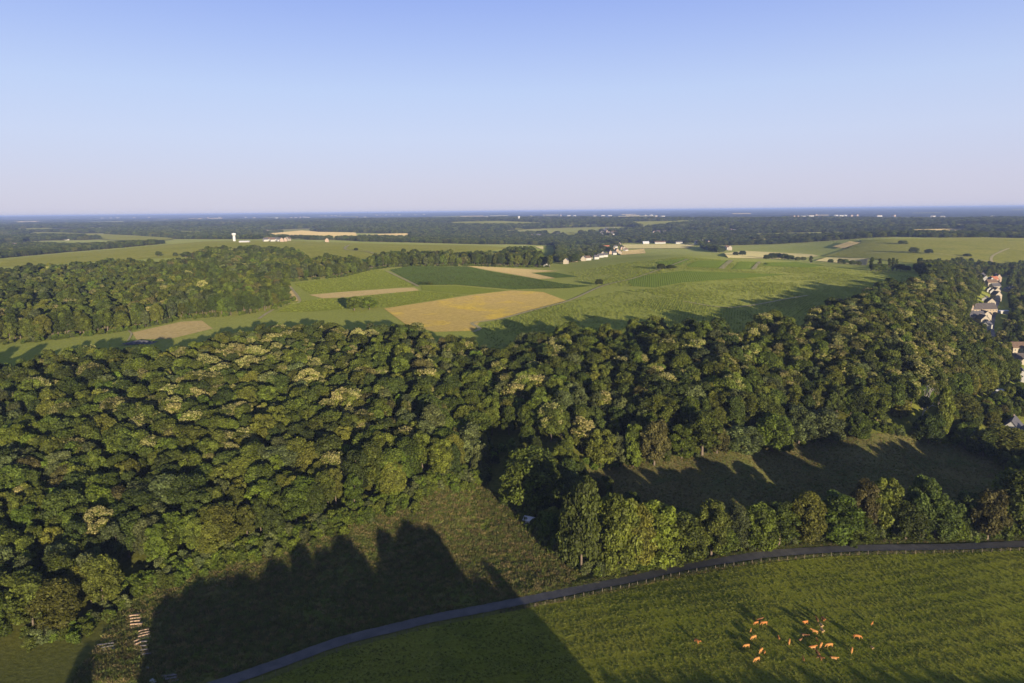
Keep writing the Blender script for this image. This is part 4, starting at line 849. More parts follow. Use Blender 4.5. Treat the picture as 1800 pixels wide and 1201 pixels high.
GM = {'g%d' % i: leafclump(60 + i, 26, (0.28, 0.28, 0.26), 0.045, (0.125, 0.148, 0.02), (0.155, 0.165, 0.032), M_TUFT, True) for i in range(3)}
RM = {'r%d' % i: leafclump(70 + i, 30, (0.38, 0.38, 0.62), 0.05, *((((0.17, 0.14, 0.05), (0.20, 0.16, 0.065)), ((0.09, 0.12, 0.02), (0.12, 0.14, 0.026)), ((0.13, 0.125, 0.036), (0.10, 0.115, 0.026)))[i]), M_TUFT, True) for i in range(3)}
def tufts(name, label, pix, sp, ms, s0, s1, patch=True, probs=None):
    W = outline(pix, 30); Q = darts(W, sp, 0.5); x, y = Q[:, 0], Q[:, 1]
    if patch: k = rng.random(len(x)) < 0.45 + 0.4 * np.sin(x * 0.11 + 2 * np.sin(y * 0.06)) * np.sin(y * 0.13 + np.sin(x * 0.05)) + 0.25; x, y = x[k], y[k]
    if name.startswith('pasture'): k = (np.sin((x * math.cos(1.36) - y * math.sin(1.36)) * 2 * math.pi / 6.2 + 0.5 * np.sin(x * 0.05)) > -0.1) | (rng.random(len(x)) < 0.3); x, y = x[k], y[k]     # mown in swathes
    n_ = len(x); print(name, n_); s_ = rng.uniform(s0, s1, n_); keys = list(ms)
    scatter(name, label, np.stack([x, y, H(x, y) + 0.04], 1), s_, rng.random(n_) * 6.28, keys, rng.choice(len(keys), n_, p=probs), meshes=ms)
tufts('pasture_grass_tufts', 'tufted green grass of the cattle pasture', PASTURE, 0.82, GM, 0.5, 1.4)
tufts('rough_meadow_grass', 'tall rough grass and dry stalks of the meadow by the wood', SCRUB, 0.85, RM, 0.7, 2.1)
tufts('hay_meadow_grass', 'dry tall grass of the shaded hay meadow', MEADOW, 1.1, RM, 0.5, 1.2, True, [.6, .15, .25])
VERGE = [(360, 1190), (600, 1112), (760, 1076), (920, 1045), (1020, 1022), (1090, 1012), (1200, 990), (1300, 971), (1420, 955), (1560, 950), (1810, 946), (1810, 951), (1560, 956), (1420, 962), (1300, 976), (1200, 994), (1100, 1015), (1000, 1035), (920, 1050), (760, 1081), (600, 1119), (390, 1193)]
tufts('road_verge_grass', 'long grass on the verge between hedge and road', VERGE, 0.6, RM, 0.5, 1.1, False, [.15, .6, .25])

LANE = [(880, 1071), (1000, 1051), (1100, 1031), (1200, 1009), (1300, 991), (1420, 976), (1560, 970), (1720, 967), (1810, 963), (1810, 966), (1720, 970), (1560, 974), (1420, 980), (1300, 996), (1200, 1015), (1100, 1037), (1000, 1057), (880, 1078)]
tufts('lane_edge_grass', 'long grass under the fence along the lane', LANE, 0.55, RM, 0.4, 0.9, False, [.3, .4, .3])
# ------------------------------------------------------------------ fence along the pasture
M_POST = plain('weathered_post', (0.19, 0.155, 0.11), 0.9, 0.35, 4, 0.01); M_WIRE = plain('fence_wire', (0.12, 0.12, 0.12), 0.5, 0.1, 2, 0, 0.5, 0.8)
def boxm(name, x, y, z, m, bev=0.0):
    bm = bmesh.new(); bmesh.ops.create_cube(bm, size=1); bmesh.ops.scale(bm, vec=(x, y, z), verts=bm.verts)
    if bev: bmesh.ops.bevel(bm, geom=bm.edges[:], offset=bev, segments=1, affect='EDGES')
    me = bpy.data.meshes.new(name); bm.to_mesh(me); bm.free(); me.materials.append(m); return me
def post_mesh():
    bm = bmesh.new(); bmesh.ops.create_cone(bm, cap_ends=True, segments=7, radius1=0.085, radius2=0.07, depth=1.75)
    for v in bm.verts: v.co.z += 0.625; v.co.x += 0.03 * v.co.z
    for v in bm.verts:
        if v.co.z > 1.4: v.co.z += v.co.x * 0.4
    me = bpy.data.meshes.new('post'); bm.to_mesh(me); bm.free(); me.materials.append(M_POST); return me
PM = post_mesh(); fl = []
for i in range(len(ROADL) - 1):
    d = (ROADL[i + 1] - ROADL[i]).normalized(); nr = Vector((d.y, -d.x)); 
    if nr.y > 0: nr = -nr
    fl.append(ROADL[i] + nr * 4.6)
L = [0]
for a, b in zip(fl, fl[1:]): L.append(L[-1] + (b - a).length)
fx = lambda t: (np.interp(t, L, [p.x for p in fl]), np.interp(t, L, [p.y for p in fl]))
ts = np.arange(1, L[-1], 3.6); fx0, fy0 = fx(ts[0]); fence = bpy.data.objects.new('pasture_fence', None); link(fence); fence.location = (fx0, fy0, 0)
tag(fence, 'long wooden post fence between the lane and the cattle pasture', 'fence'); W3 = [[], [], []]
for t in ts:
    x, y = fx(t); z = float(H(x, y)[0]); p = ob('post', PM, fence, (x - fx0, y - fy0, z)); p.rotation_euler = (rng.normal() * 0.05, rng.normal() * 0.05, rng.random() * 6.28); p.scale = (1, 1, 0.88 + 0.25 * rng.random())
    for k in range(3): W3[k].append((x - fx0, y - fy0, z + 0.45 + 0.38 * k))
for k in range(3):
    v, f = tube(W3[k], [0.005] * len(W3[k]), 4); ob('wire', nmesh('wire', v, f, [M_WIRE]), fence)

# ------------------------------------------------------------------ cattle
def cow_mat():
    m, t, b, _ = newmat('cow_hide'); oi = t.nodes.new('ShaderNodeObjectInfo'); tc_ = t.nodes.new('ShaderNodeTexCoord')
    f = noise(t, tc_.outputs['Object'], 1.6, 3); sx = t.nodes.new('ShaderNodeSeparateXYZ'); t.links.new(tc_.outputs['Object'], sx.inputs[0])
    c = mixc(t, ramp(t, f, 0.35, 0.7), oi.outputs['Color'], mixc(t, 1.0, oi.outputs['Color'], (1.25, 1.2, 1.15), 'MULTIPLY'))
    c = mixc(t, ramp(t, sx.outputs[2], 0.55, 0.1), c, (0.40, 0.25, 0.13)); t.links.new(c, b.inputs['Base Color']); b.inputs['Roughness'].default_value = 0.7; return m
M_COW = cow_mat()
def cow_mesh(pose):
    V, R, E = [], [], []
    def add(p, r, par=None):
        V.append(p); R.append(r); i = len(V) - 1
        if par is not None: E.append((par, i))
        return i
    lie = pose == 'lying'; dz = -0.62 if lie else 0
    pel = add((-0.62, 0, 1.08 + dz), (0.27, 0.31)); bel = add((-0.1, 0, 1.0 + dz), (0.34, 0.36), pel); che = add((0.48, 0, 1.05 + dz), (0.30, 0.36), bel)
    if pose == 'grazing': nk = add((0.88, 0, 0.98), (0.17, 0.22), che); hd = add((1.18, 0.03, 0.55), (0.13, 0.14), nk); mz = add((1.34, 0.05, 0.18), (0.085, 0.09), hd)
    else: nk = add((0.90, 0, 1.25 + dz), (0.17, 0.21), che); hd = add((1.22, 0.08, 1.42 + dz), (0.14, 0.15), nk); mz = add((1.52, 0.12, 1.26 + dz), (0.09, 0.09), hd)
    for s in (-1, 1):
        add((V[hd][0] - 0.08, V[hd][1] + s * 0.26, V[hd][2] + 0.06), (0.035, 0.05), hd)
        if lie:
            k = add((-0.55, s * 0.30, 0.28), (0.15, 0.15), pel); add((-0.15, s * 0.45, 0.10), (0.06, 0.06), k)
            k = add((0.6, s * 0.28, 0.2), (0.09, 0.09), che); add((0.95, s * 0.28, 0.08), (0.05, 0.05), k)
        else:
            k = add((-0.66, s * 0.20, 0.74), (0.14, 0.16), pel); h = add((-0.80, s * 0.21, 0.44), (0.065, 0.075), k); add((-0.74 + 0.1 * s, s * 0.21, 0.03), (0.055, 0.055), h)
            k = add((0.50, s * 0.19, 0.66), (0.11, 0.13), che); h = add((0.53 - 0.05 * s, s * 0.19, 0.36), (0.06, 0.06), k); add((0.50 + 0.08 * s, s * 0.19, 0.03), (0.055, 0.055), h)
    t1 = add((-0.98, 0, 1.06 + dz), (0.05, 0.05), pel); add((-1.06, 0.02, max(0.08, 0.45 + dz * 0.6)), (0.035, 0.035), t1)
    me = bpy.data.meshes.new('cow_frame'); me.from_pydata(V, E, []); o = bpy.data.objects.new('cow_frame', me); COL.objects.link(o)
    sk_ = o.modifiers.new('skin', 'SKIN'); sv = me.skin_vertices[0].data
    for i, r in enumerate(R): sv[i].radius = r; sv[i].use_root = i == 0
    sb = o.modifiers.new('sub', 'SUBSURF'); sb.levels = 1; sb.render_levels = 1
    dg = bpy.context.evaluated_depsgraph_get(); out = bpy.data.meshes.new_from_object(o.evaluated_get(dg)); bpy.data.objects.remove(o)
    out.materials.clear(); out.materials.append(M_COW); out.polygons.foreach_set('use_smooth', np.ones(len(out.polygons), bool)); out.name = 'cow_' + pose; return out
COWM = {p: cow_mesh(p) for p in ('grazing', 'standing', 'lying')}
TANC, ORC, BRC, PAC = (0.37, 0.17, 0.05, 1), (0.33, 0.13, 0.036, 1), (0.15, 0.07, 0.03, 1), (0.46, 0.29, 0.14, 1)
for px, py, hd, pose, sc, c, nm, lb in [
 (1335, 1093.5, 10, 'standing', 1, BRC, 'cow', 'reddish cow standing behind the two at the top left of the herd'), (1329, 1098, 200, 'grazing', .85, ORC, 'cow', 'small tan cow left in the top left trio'), (1343, 1099, 185, 'grazing', 1.05, ORC, 'cow', 'large orange cow in front in the top left trio'),
 (1319.5, 1111, 60, 'standing', .6, TANC, 'calf', 'calf below the top left trio'), (1324.5, 1124, 205, 'grazing', 1.05, TANC, 'cow', 'large tan cow below the lone calf, left of the herd'), (1312, 1139, 190, 'grazing', 1, TANC, 'cow', 'leftmost cow of the main herd, grazing'),
 (1337.5, 1147, 225, 'grazing', 1.05, TANC, 'cow', 'tan cow with a calf close beside it'), (1344, 1149, 240, 'standing', .6, ORC, 'calf', 'calf pressed close to its tan mother'), (1330, 1163, 205, 'grazing', 1.08, TANC, 'cow', 'lowest cow at the left of the herd'),
 (1369, 1123, 80, 'lying', .7, ORC, 'calf', 'calf lying between the left and right halves of the herd'), (1387, 1131, 245, 'grazing', 1, TANC, 'cow', 'cow facing the camera in the middle of the herd'),
 (1415.5, 1098, 205, 'standing', 1.05, ORC, 'cow', 'big orange cow at the top of the right half of the herd'), (1436, 1092, 95, 'standing', .8, BRC, 'cow', 'dark cow seen from behind near the top of the herd'), (1446.6, 1092, 270, 'standing', 1, ORC, 'cow', 'topmost cow of the herd, facing the camera'),
 (1443, 1103, 265, 'standing', 1, PAC, 'cow', 'pale cream cow in the file at the top right'), (1444.5, 1112, 270, 'standing', 1, PAC, 'cow', 'cream cow just in front of the other pale one'), (1431.5, 1114, 150, 'standing', 1, TANC, 'cow', 'cow with pale hindquarters left of the cream cows'),
 (1414, 1118, 330, 'lying', 1, BRC, 'cow', 'red-brown cow lying in the shadows'), (1406, 1126, 20, 'lying', .7, BRC, 'calf', 'small dark calf lying in the shade'), (1436.5, 1128, 90, 'standing', .6, ORC, 'calf', 'calf standing in the centre right of the herd'),
 (1428, 1139, 0, 'lying', 1.05, ORC, 'cow', 'orange cow lying with head raised'), (1443, 1137, 230, 'grazing', 1, TANC, 'cow', 'cow between the lying one and the broadside one'), (1457.5, 1138, 185, 'grazing', 1.1, TANC, 'cow', 'broadside tan cow with pale rear, right of centre'),
 (1506.6, 1123, 345, 'grazing', 1.1, ORC, 'cow', 'orange cow apart from the herd on the right'), (1532.6, 1099, 40, 'standing', .65, ORC, 'calf', 'upper calf at the far right of the herd'), (1497, 1146, 240, 'grazing', 1, TANC, 'cow', 'cow facing the camera apart on the right'),
 (1532.6, 1141, 270, 'standing', .65, PAC, 'calf', 'lower calf at the far right of the herd'), (1437, 1152, 110, 'standing', .95, BRC, 'cow', 'dark brown cow at the foot of the herd, facing away'), (1441, 1160, 300, 'standing', 1, BRC, 'cow', 'brown cow in front of the dark one at the foot of the herd'),
 (1465, 1158, 330, 'lying', 1, TANC, 'cow', 'tan cow lying at the lower right of the herd'), (1412, 1161, 80, 'standing', .65, BRC, 'calf', 'brown calf below the middle of the herd'), (1225, 1131, 300, 'standing', 1.05, ORC, 'cow', 'lone cow far left of the herd')]:
    p = hit(px, py); o = ob(nm, COWM[pose], None, (p.x, p.y, p.z + 0.03), math.radians(hd)); o.scale = (sc,) * 3; o.color = c; tag(o, lb, nm, 'cattle on the pasture')

# ------------------------------------------------------------------ logs and odds and ends by the wood
M_LOG = plain('cut_log', (0.40, 0.27, 0.17), 0.85, 0.35, 3, 0.02); M_LOGG = plain('grey_log', (0.16, 0.145, 0.135), 0.9, 0.35, 3, 0.02)  # two log colours: pale brown, and a darker grey for three stacks
def log_mesh(m, seed):
    rg = np.random.default_rng(seed); bm = bmesh.new(); r = bmesh.ops.create_cone(bm, cap_ends=True, segments=9, radius1=0.22, radius2=0.17, depth=3.0)
    bmesh.ops.subdivide_edges(bm, edges=[e for e in bm.edges if abs(e.verts[0].co.z - e.verts[1].co.z) > 1], cuts=2)
    for v in bm.verts:
        v.co.x += 0.05 * math.sin(v.co.z * 1.3 + seed); v.co *= 1; v.co.y += rg.normal() * 0.012; v.co = Vector((v.co.z, v.co.y, v.co.x))
    me = bpy.data.meshes.new('log'); bm.to_mesh(me); bm.free(); me.materials.append(m); return me
LG = [log_mesh(M_LOG, i) for i in range(3)]; LGG = [log_mesh(M_LOGG, i + 5) for i in range(3)]
for (x0, y0, x1, y1), n_, ms, ln, tw, lb in [((236, 1081, 240, 1105), 14, LG, 1.1, 0.2, 'pale cut log in the upper log stack beside the trees'), ((252, 1108, 254, 1124), 11, LG, 1.1, 0.5, 'pale cut log in the second log stack'),
  ((240, 1126, 243, 1136), 7, LG, .75, 0.9, 'short cut log in the small stack left of the row'), ((251, 1126, 257, 1154), 12, LGG, .7, 0.1, 'greyed log in the shaded lower stack'), ((187, 1132, 192, 1144), 8, LGG, 1.3, 0.25, 'grey log in the stack under the left trees'), ((295, 1187, 303, 1199), 7, LGG, 1.1, 0.2, 'grey log in the stack near the lane')]:
    a, b = hit(x0, y0), hit(x1, y1)
    for i in range(n_):
        up = i % 3 == 2; k = (i + 0.5) / n_; q = a.lerp(b, k); o = ob('log', ms[i % 3], None, (q.x + rng.normal() * 0.2, q.y, q.z + (0.62 if up else 0.24) + 0.05), tw + rng.normal() * 0.07); o.scale = (ln * rng.uniform(0.85, 1.12), 1.15, 1.15); tag(o, lb, 'log', lb.replace('pale cut log in the ', '').replace('short cut log in the ', '').replace('greyed log in the ', '').replace('grey log in the ', ''))
M_WHITE = plain('white_sheet', (0.42, 0.43, 0.46), 0.6, 0.2, 1.5); M_TYRE = plain('rubber', (0.03, 0.03, 0.03), 0.9); M_TRAIL = plain('galvanised_panel', (0.42, 0.43, 0.47), 0.5, 0.15, 1, 0, 0.4)
def cyl(name, r, d, m, seg=14, axis='z'):
    bm = bmesh.new(); bmesh.ops.create_cone(bm, cap_ends=True, segments=seg, radius1=r, radius2=r, depth=d)
    if axis == 'x': bmesh.ops.rotate(bm, matrix=Matrix.Rotation(math.pi / 2, 3, 'Y'), verts=bm.verts)
    if axis == 'y': bmesh.ops.rotate(bm, matrix=Matrix.Rotation(math.pi / 2, 3, 'X'), verts=bm.verts)
    me = bpy.data.meshes.new(name); bm.to_mesh(me); bm.free(); me.materials.append(m); return me
p = hit(215, 1064); e = bpy.data.objects.new('box_trailer', None); link(e); e.location = p; e.rotation_euler = (0, 0, 1.4); tag(e, 'small pale box trailer parked in the dark gap between the trees', 'trailer')
ob('body', boxm('trailer_body', 2.5, 1.5, 1.3, M_TRAIL, 0.05), e, (0, 0, 1.15)); ob('drawbar', boxm('drawbar', 1.2, 0.09, 0.09, M_POST), e, (1.84, 0, 0.5))
for s in (-1, 1):
    wh = ob('wheel', cyl('wheel', 0.3, 0.2, M_TYRE, 14, 'y'), e, (-0.1, s * 0.86, 0.32)); ob('rim', cyl('rim', 0.16, 0.03, M_TRAIL, 10, 'y'), wh, (0, s * 0.11, 0))
def crumple(name, w_, d_, h_, m, seed):
    rg = np.random.default_rng(seed); n_ = 9; V = []; 
    for j in range(n_):
        for i in range(n_):
            u, v = i / (n_ - 1) - .5, j / (n_ - 1) - .5; k = max(0, 1 - (u * u + v * v) * 3.6); V.append((u * w_ * (1 + 0.2 * rg.normal() * (k < .3)), v * d_, 0.06 + h_ * k ** 0.7 * (0.7 + 0.5 * rg.random())))
    F = [(j * n_ + i, j * n_ + i + 1, j * n_ + i + n_ + 1, j * n_ + i + n_) for j in range(n_ - 1) for i in range(n_ - 1)]; return mesh(name, V, F, [m])
p = hit(258, 1175); o = ob('plastic_sheet', crumple('plastic_sheet', 1.5, 1.2, 0.45, M_WHITE, 1), None, p, 0.4); tag(o, 'small crumpled white sheet on the shaded ground above the other one', 'sheet')
p = hit(268, 1197); o = ob('plastic_sheet', crumple('plastic_sheet', 2.2, 1.3, 0.5, M_WHITE, 2), None, p, -0.5); tag(o, 'crumpled white sheet at the bottom edge beside the grey logs', 'sheet')
M_DUNG = plain('dark_heap', (0.10, 0.095, 0.10), 0.8, 0.5, 0.5, 0.2)
p = hit(245, 604); o = ob('manure_heap', crumple('manure_heap', 20, 9, 2.4, M_DUNG, 3), None, p, 0.25); tag(o, 'dark grey heap on the grass strip behind the near wood', 'heap')

# ------------------------------------------------------------------ buildings
WALLS = {'cream': plain('cream_render', (0.327, 0.282, 0.218), 0.9, 0.12, 0.6), 'white': plain('white_render', (0.367, 0.352, 0.322), 0.9, 0.1, 0.6), 'pink': plain('pinkish_stone', (0.307, 0.228, 0.169), 0.9, 0.15, 0.6), 'tan': plain('tan_stone', (0.278, 0.218, 0.149), 0.9, 0.15, 0.6)}
ROOFS = {'slate': plain('slate_roof', (0.085, 0.08, 0.085), 0.6, 0.25, 1.2), 'tile': plain('brown_tile_roof', (0.13, 0.085, 0.06), 0.85, 0.3, 1.2), 'red': plain('red_tile_roof', (0.32, 0.12, 0.07), 0.85, 0.25, 1.2), 'pale': plain('pale_sheet_roof', (0.55, 0.55, 0.57), 0.5, 0.12, 0.8), 'barn': plain('old_barn_roof', (0.085, 0.072, 0.068), 0.85, 0.3, 0.7)}
M_PANE = plain('window_glass', (0.03, 0.035, 0.04), 0.15, 0.2, 1, 0, 0.5); M_SHUT = plain('painted_door', (0.16, 0.13, 0.10), 0.7, 0.2, 2)
HC = {}
def house(px, py, l, w_, h, rise, rz, wall, roof, label, group=None, det=True, name='house', cat='house', loc=None):
    if px > 1690 and py < 680: l, w_, h, rise = l * 1.0, w_ * 1.0, h * 1.06, rise * 1.1
    p = loc or hit(px, py); e = bpy.data.objects.new(name, None); link(e); e.location = p; e.rotation_euler = (0, 0, rz); tag(e, label, cat, group)
    a, b = l / 2, w_ / 2
    key = (l, w_, h, rise, wall)
    V = [(-a, -b, -1), (a, -b, -1), (a, b, -1), (-a, b, -1), (-a, -b, h), (a, -b, h), (a, b, h), (-a, b, h), (-a, 0, h + rise), (a, 0, h + rise)]
    F = [(0, 1, 5, 4), (2, 3, 7, 6), (1, 2, 6, 9, 5), (3, 0, 4, 8, 7), (4, 5, 6, 7)[::-1]]
    if key not in HC: HC[key] = mesh('wall', V, F, [WALLS[wall]])
    ob('wall', HC[key], e)
    ov = 0.35; sl_ = rise / b; t_ = 0.22; z0 = h - ov * sl_ + 0.03
    R_ = [(-a - ov, -b - ov, z0), (a + ov, -b - ov, z0), (a + ov, 0, h + rise + 0.03), (-a - ov, 0, h + rise + 0.03), (-a - ov, b + ov, z0), (a + ov, b + ov, z0)]
    R2 = [(x, y, z + t_) for x, y, z in R_]
    RF = [(0, 3, 2, 1), (3, 4, 5, 2), (6, 7, 8, 9), (9, 8, 11, 10), (0, 1, 7, 6), (4, 10, 11, 5), (0, 6, 9, 3), (3, 9, 10, 4), (1, 2, 8, 7), (2, 5, 11, 8)]
    rk = ('r', l, w_, h, rise, roof)
    if rk not in HC: HC[rk] = mesh('roof', R_ + R2, RF, [ROOFS[roof]])
    rf = ob('roof', HC[rk], e)
    if not det: return e
    ob('chimney', boxm('chimney', 0.7, 0.5, 1.5, WALLS['pink']), rf, (a * 0.7, 0.3, h + rise + 0.45))
    nfl = max(1, int(h / 2.7)); nw = max(2, int(l / 3.4))
    if 'win' not in HC: HC['win'] = boxm('window', 1.0, 0.08, 1.35, WALLS['white']); HC['pane'] = boxm('pane', 0.8, 0.04, 1.15, M_PANE); HC['door'] = boxm('door', 1.05, 0.1, 2.1, M_SHUT)
    for s in (-1, 1):
        for f_ in range(nfl):
            for i in range(nw):
                x = -a + l * (i + 0.5) / nw
                if f_ == 0 and i == nw // 2 and s == -1: ob('door', HC['door'], e, (x, s * (b + 0.03), 1.05)); continue
                wi = ob('window', HC['win'], e, (x, s * (b + 0.02), 1.6 + 2.7 * f_)); ob('pane', HC['pane'], wi, (0, s * 0.04, 0))
    for s in (-1, 1):
        wi = ob('window', HC['win'], e, (s * (a + 0.02), 0, h - 0.6), math.pi / 2); ob('pane', HC['pane'], wi, (0, -s * 0.04, 0))
    return e
D = math.radians
for a_ in [
 (1721, 551, 34, 13, 5.5, 5.5, D(4), 'tan', 'barn', 'large long dark-roofed barn in the village by the ridge wood', 'barn', 'barn'), (1711, 562, 20, 9, 4.5, 4, D(6), 'cream', 'slate', 'dark-roofed wing in front of the large barn'),
 (1729, 560, 15, 9, 4.5, 4, D(80), 'cream', 'slate', 'slate-roofed house behind the cream gable, beside the large barn'), (1726, 570, 12, 8.5, 5.5, 4, D(82), 'cream', 'slate', 'cream gable house nearest the ridge wood in the village'), (1735, 577, 10, 7, 3.5, 3, D(40), 'white', 'slate', 'low slate-roofed house below the cream gable'),
 (1697, 545, 13, 9, 5, 3, D(20), 'pink', 'tile', 'sunlit tan house left of the large barn'), (1739, 539, 12, 9, 6, 4, D(75), 'cream', 'slate', 'cream house at the street end of the large barn'), (1732, 530, 10, 7, 3.5, 2.5, D(50), 'white', 'slate', 'small white house behind the large barn'),
 (1750, 528, 12, 8, 7.5, 4, D(85), 'cream', 'slate', 'tall cream house on the street behind the barn'), (1749, 518, 12, 8, 6, 4, D(80), 'cream', 'slate', 'cream house next up the street from the tall one'), (1743.5, 518, 10, 7, 4.5, 4, D(65), 'white', 'slate', 'white gabled house set back from the street'), (1738, 514, 9, 7, 4, 3.5, D(70), 'white', 'slate', 'small white gable at the wood edge'),
 (1748, 509, 14, 9, 5, 4, D(10), 'cream', 'slate', 'dark-roofed house half way up the street'), (1741, 504, 16, 9, 6.5, 4, D(5), 'cream', 'tile', 'broad cream house with brown tiled roof'), (1751.5, 497, 11, 9, 8.5, 5, D(85), 'pink', 'slate', 'tall pinkish gable house at the top of the village'), (1746, 497.5, 11, 8, 6, 4, D(5), 'pink', 'red', 'house with red tiled roof at the top of the village'),
 (1740, 500, 11, 8, 6, 5, D(80), 'white', 'slate', 'white gable house left of the red-roofed one'), (1732, 495, 12, 8, 5.5, 4, D(60), 'white', 'slate', 'white house at the upper edge of the village'), (1726, 489, 10, 7, 4.5, 3.5, D(40), 'cream', 'slate', 'uppermost small cream house'),
 (1780, 516, 13, 9, 5, 5, D(70), 'white', 'slate', 'white gable house among the trees across the street'), (1771, 513, 12, 8, 4, 3, D(20), 'cream', 'slate', 'low house left of the white gable across the street'), (1760, 551, 14, 5, 3, 0.5, D(3), 'white', 'pale', 'low shed with pale flat roof across the street', 'shed', 'shed'),
 (1797, 622, 22, 9, 6, 4, D(-5), 'cream', 'tile', 'long cream house at the picture edge below the village'), (1799, 640, 20, 8, 5, 3.5, D(-5), 'cream', 'barn', 'second long cream building at the picture edge'), (1794, 668, 14, 8, 4.5, 3.5, D(60), 'white', 'slate', 'white house in shade at the picture edge'),
 (1708, 672, 5, 4, 2.6, 1.4, D(10), 'pink', 'tile', 'small sunlit hut on the wooded slope', 'hut', 'hut'), (1745, 692, 11, 5, 2.6, 0.5, D(-3), 'white', 'pale', 'low shed with pale flat roof below the wooded slope', 'shed', 'shed'), (1778, 762, 15, 9, 4, 5, D(48), 'white', 'slate', 'dark-roofed house behind the pale garden tree'), (1803, 775, 12, 8, 4, 4, D(60), 'white', 'slate', 'white-walled house at the edge beside the dark-roofed one'),
 (931, 921, 4, 3, 2.2, 0.9, D(-25), 'white', 'pale', 'small pale hut under the trees beside the rough meadow', 'hut', 'hut')]:
    a_ = list(a_) + ['house', 'house'] if len(a_) == 10 else a_
    house(*a_[:10], det=a_[8] != 'pale' and a_[2] > 6, name=a_[10], cat=a_[11])
ribbon('street', [(1752, 488), (1755, 505), (1754, 525), (1746, 545), (1742, 565), (1741, 582), (1750, 600)], 7, plain('street_asphalt', (0.12, 0.115, 0.115), 0.85, 0.2, 0.5), 4)
for px, py, l, w_, h, rs, rz, wl, rf, lb in [(943, 465, 12, 8, 5, 4, 1.2, 'cream', 'tile', 'left house of the hamlet beside the dark vineyard wood'), (950, 468, 14, 9, 4.5, 4, 0.2, 'cream', 'barn', 'middle brown-roofed house of the hamlet by the wood'), (961, 469, 11, 8, 6, 4, 1.3, 'white', 'tile', 'right white gable house of the hamlet by the wood'),
  (1066, 440, 18, 11, 9, 5, 0.3, 'white', 'red', 'largest white house with reddish roof in the valley village'), (1135, 429, 22, 12, 5, 4, 0.1, 'white', 'pale', 'pale barn on the wheat field edge'), (1160, 428.5, 38, 12, 5, 4, 0.03, 'white', 'tile', 'long white farm building behind the wheat field'), (1193, 428.5, 24, 12, 5, 4, 0.1, 'white', 'slate', 'white farm building right of the long one'),
  (513, 419.5, 45, 12, 7, 5, 0.05, 'white', 'tile', 'long brown-roofed building above the left hamlet'), (430, 426.5, 27, 11, 3.2, 1.6, 0.0, 'white', 'pale', 'long low pale shed right of the water tower')]:
    house(px, py, l, w_, h, rs, rz, wl, rf, lb, None, False)
def hamlet(name, label, group, pts, l=14, w_=9, h=6, rs=4):
    for px, py in pts:
        i = int(px * 7 + py * 13); house(px, py, l * (1, .8, 1.2)[i % 3], w_, h * (1, 1.2)[i % 2], rs, (0.2, 1.3, 0.7, 1.8)[i % 4], ('white', 'cream', 'white', 'pink')[i % 4], ('slate', 'tile', 'slate', 'tile', 'slate')[i % 5], label, group, False, name)
rg = np.random.default_rng(3)
hamlet('village_house', 'pale house of the valley village behind the vineyard hill', 'valley village houses', [(1005, 457), (1020, 457), (1026, 459), (1032, 458), (1055, 453), (1050, 443), (1056, 443), (1078, 441), (1092, 439), (1098, 439), (1060, 449), (1080, 448), (1072, 447), (1040, 433), (1088, 431), (995, 464), (1014, 454), (1045, 448), (1064, 452), (1070, 443), (1084, 443), (1090, 447), (1038, 455), (1028, 452), (1048, 456), (1062, 435), (1074, 434), (1082, 436), (1052, 437), (1036, 444), (1100, 442), (1009, 460)], 12, 8, 5, 3.8)
hamlet('village_house', 'pale house of the far village on the slope', 'far slope village houses', [(1070 + a * 13, 409.5 + b * 5.5) for a, b in rg.uniform(-1, 1, (26, 2))], 20, 12, 8, 6)
hamlet('far_house', 'pale house in the wooded valley left of the far village', 'wooded valley houses', [(972, 413), (976, 412), (980, 414), (983, 413), (934, 417), (938, 416), (942, 417), (948, 416), (951, 417), (923, 414), (928, 413.5), (893, 417)], 18, 11, 7, 5)
hamlet('far_house', 'white house scattered in the wood right of the far village', 'wood houses on the right', [(1148, 411), (1152, 410.5), (1158, 410), (1163, 411), (1168, 410), (1175, 411), (1140, 412), (1225, 429), (1235, 428), (1243, 430), (1277, 439), (1283, 440), (1285, 407), (1291, 407.5), (1753, 402), (1770, 404), (1672, 410), (1119, 398)], 18, 11, 7, 5)
hamlet('far_house', 'white house of the hamlet right of the water tower', 'water tower hamlet houses', [(467, 425), (472, 424), (479, 425), (484, 424), (491, 425), (496, 425.5), (502, 425), (507, 424), (575, 426)], 16, 10, 6, 5)
hamlet('far_house', 'pale house in the village far behind the water tower', 'village behind the water tower', [(455, 410), (460, 409), (465, 410.5), (470, 409), (475, 410), (485, 400), (490, 399.5), (497, 400), (383, 412)], 20, 12, 8, 6)
hamlet('far_house', 'pale house of the village at the far left edge', 'left edge village houses', [(3, 432), (8, 434), (14, 433), (20, 432), (26, 434), (31, 432.5), (38, 433), (44, 432), (112, 422), (118, 422.5)], 18, 11, 6, 4)
TW = [(180, 384), (195, 384), (207, 383.5), (236, 383.5), (262, 383), (366, 383.5), (386, 383), (432, 382.5), (447, 384), (478, 384.5), (486, 384), (500, 384.5), (512, 383.5), (520, 383.5), (528, 383), (535, 382.5), (541, 383), (565, 380), (572, 380), (583, 380), (590, 380), (598, 379.5), (628, 383), (642, 382.5), (662, 379), (668, 379), (678, 378.5), (690, 379), (702, 378.5), (730, 378), (745, 377.5), (855, 381.5), (934, 381.5), (956, 379.5), (962, 379.5), (985, 380), (1000, 380), (1010, 380), (1045, 381), (1060, 380), (1072, 380), (1135, 380), (1145, 379), (1154, 381.5), (1165, 381.5), (1385, 384), (1392, 383), (1400, 383), (1412, 382), (1425, 381), (1433, 380), (1470, 380), (1478, 380.5), (1486, 380), (1494, 381), (1505, 380), (1545, 381), (1570, 381), (1640, 382), (1655, 383), (1730, 384), (1745, 383)]
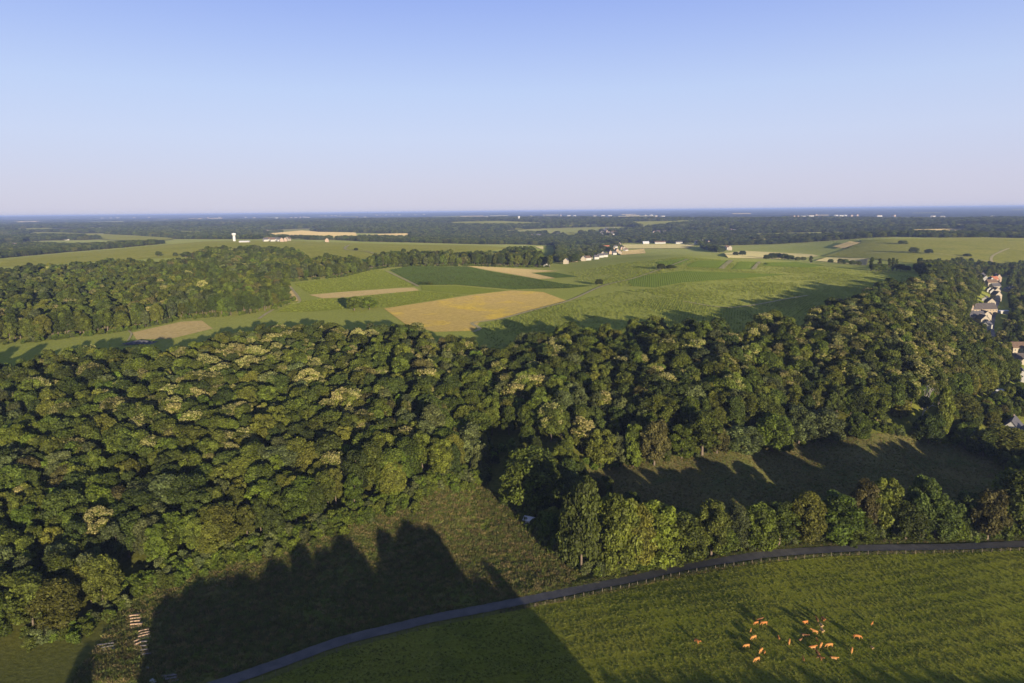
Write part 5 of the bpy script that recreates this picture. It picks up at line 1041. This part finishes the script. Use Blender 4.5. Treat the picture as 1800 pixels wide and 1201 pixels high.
hamlet('far_building', 'tiny white building of the hazy towns below the horizon', 'buildings of the far towns', TW, 60, 24, 12, 6)

# water towers
M_CONC = plain('white_concrete', (0.484, 0.471, 0.446), 0.8, 0.08, 0.3)
def lathe(name, prof, m, seg=24):
    V, F = [], []
    for r, z in prof:
        for k in range(seg): V.append((r * math.cos(6.2832 * k / seg), r * math.sin(6.2832 * k / seg), z))
    for i in range(len(prof) - 1):
        for k in range(seg): F.append((i * seg + k, i * seg + (k + 1) % seg, (i + 1) * seg + (k + 1) % seg, (i + 1) * seg + k))
    return mesh(name, V, F, [m], smooth=True)
def tower(px, py, h, r, label):
    p = hit(px, py); e = bpy.data.objects.new('water_tower', None); link(e); e.location = p; tag(e, label, 'water tower')
    ob('shaft', lathe('shaft', [(r * 1.02, -1), (r, h * 0.1), (r * 0.92, h * 0.68)], M_CONC), e); ob('tank', lathe('tank', [(r * 0.92, h * 0.68), (r * 1.45, h * 0.80), (r * 1.5, h * 0.81), (r * 1.5, h * 0.97), (r * 1.35, h), (0.01, h * 1.02)], M_CONC), e)
    v, f = tube([(0, 0, h), (0, 0, h * 1.16)], [0.2, 0.1], 5); ob('mast', nmesh('mast', v, f, [M_TRAIL]), e)
tower(412, 424.5, 24, 4.0, 'white concrete water tower standing on the far left ridge'); tower(912, 388, 34, 6, 'tiny white water tower on the far wooded ridge')
# ------------------------------------------------------------------ haze
hz = bpy.data.materials.new('evening_haze'); hz.use_nodes = True; t = hz.node_tree; t.nodes.clear()
ho = t.nodes.new('ShaderNodeOutputMaterial'); pv = t.nodes.new('ShaderNodeVolumePrincipled')
pv.inputs['Color'].default_value = (0.38, 0.50, 0.88, 1); pv.inputs['Density'].default_value = 6.2e-5; pv.inputs['Anisotropy'].default_value = 0.0
t.links.new(pv.outputs[0], ho.inputs['Volume'])
x, z0, z1 = 62000.0, float(GZ.min()) - 1.0, max(CAM_Z, float(GZ.max())) + 15.0
hv = [(-x, -x, z0), (x, -x, z0), (x, x, z0), (-x, x, z0), (-x, -x, z1), (x, -x, z1), (x, x, z1), (-x, x, z1)]
hf = [(3, 2, 1, 0), (4, 5, 6, 7), (0, 1, 5, 4), (1, 2, 6, 5), (2, 3, 7, 6), (3, 0, 4, 7)]
haze = ob('haze', mesh('haze', hv, hf, [hz])); haze['kind'] = 'stuff'; haze['label'] = 'thin blue evening haze over the whole landscape'
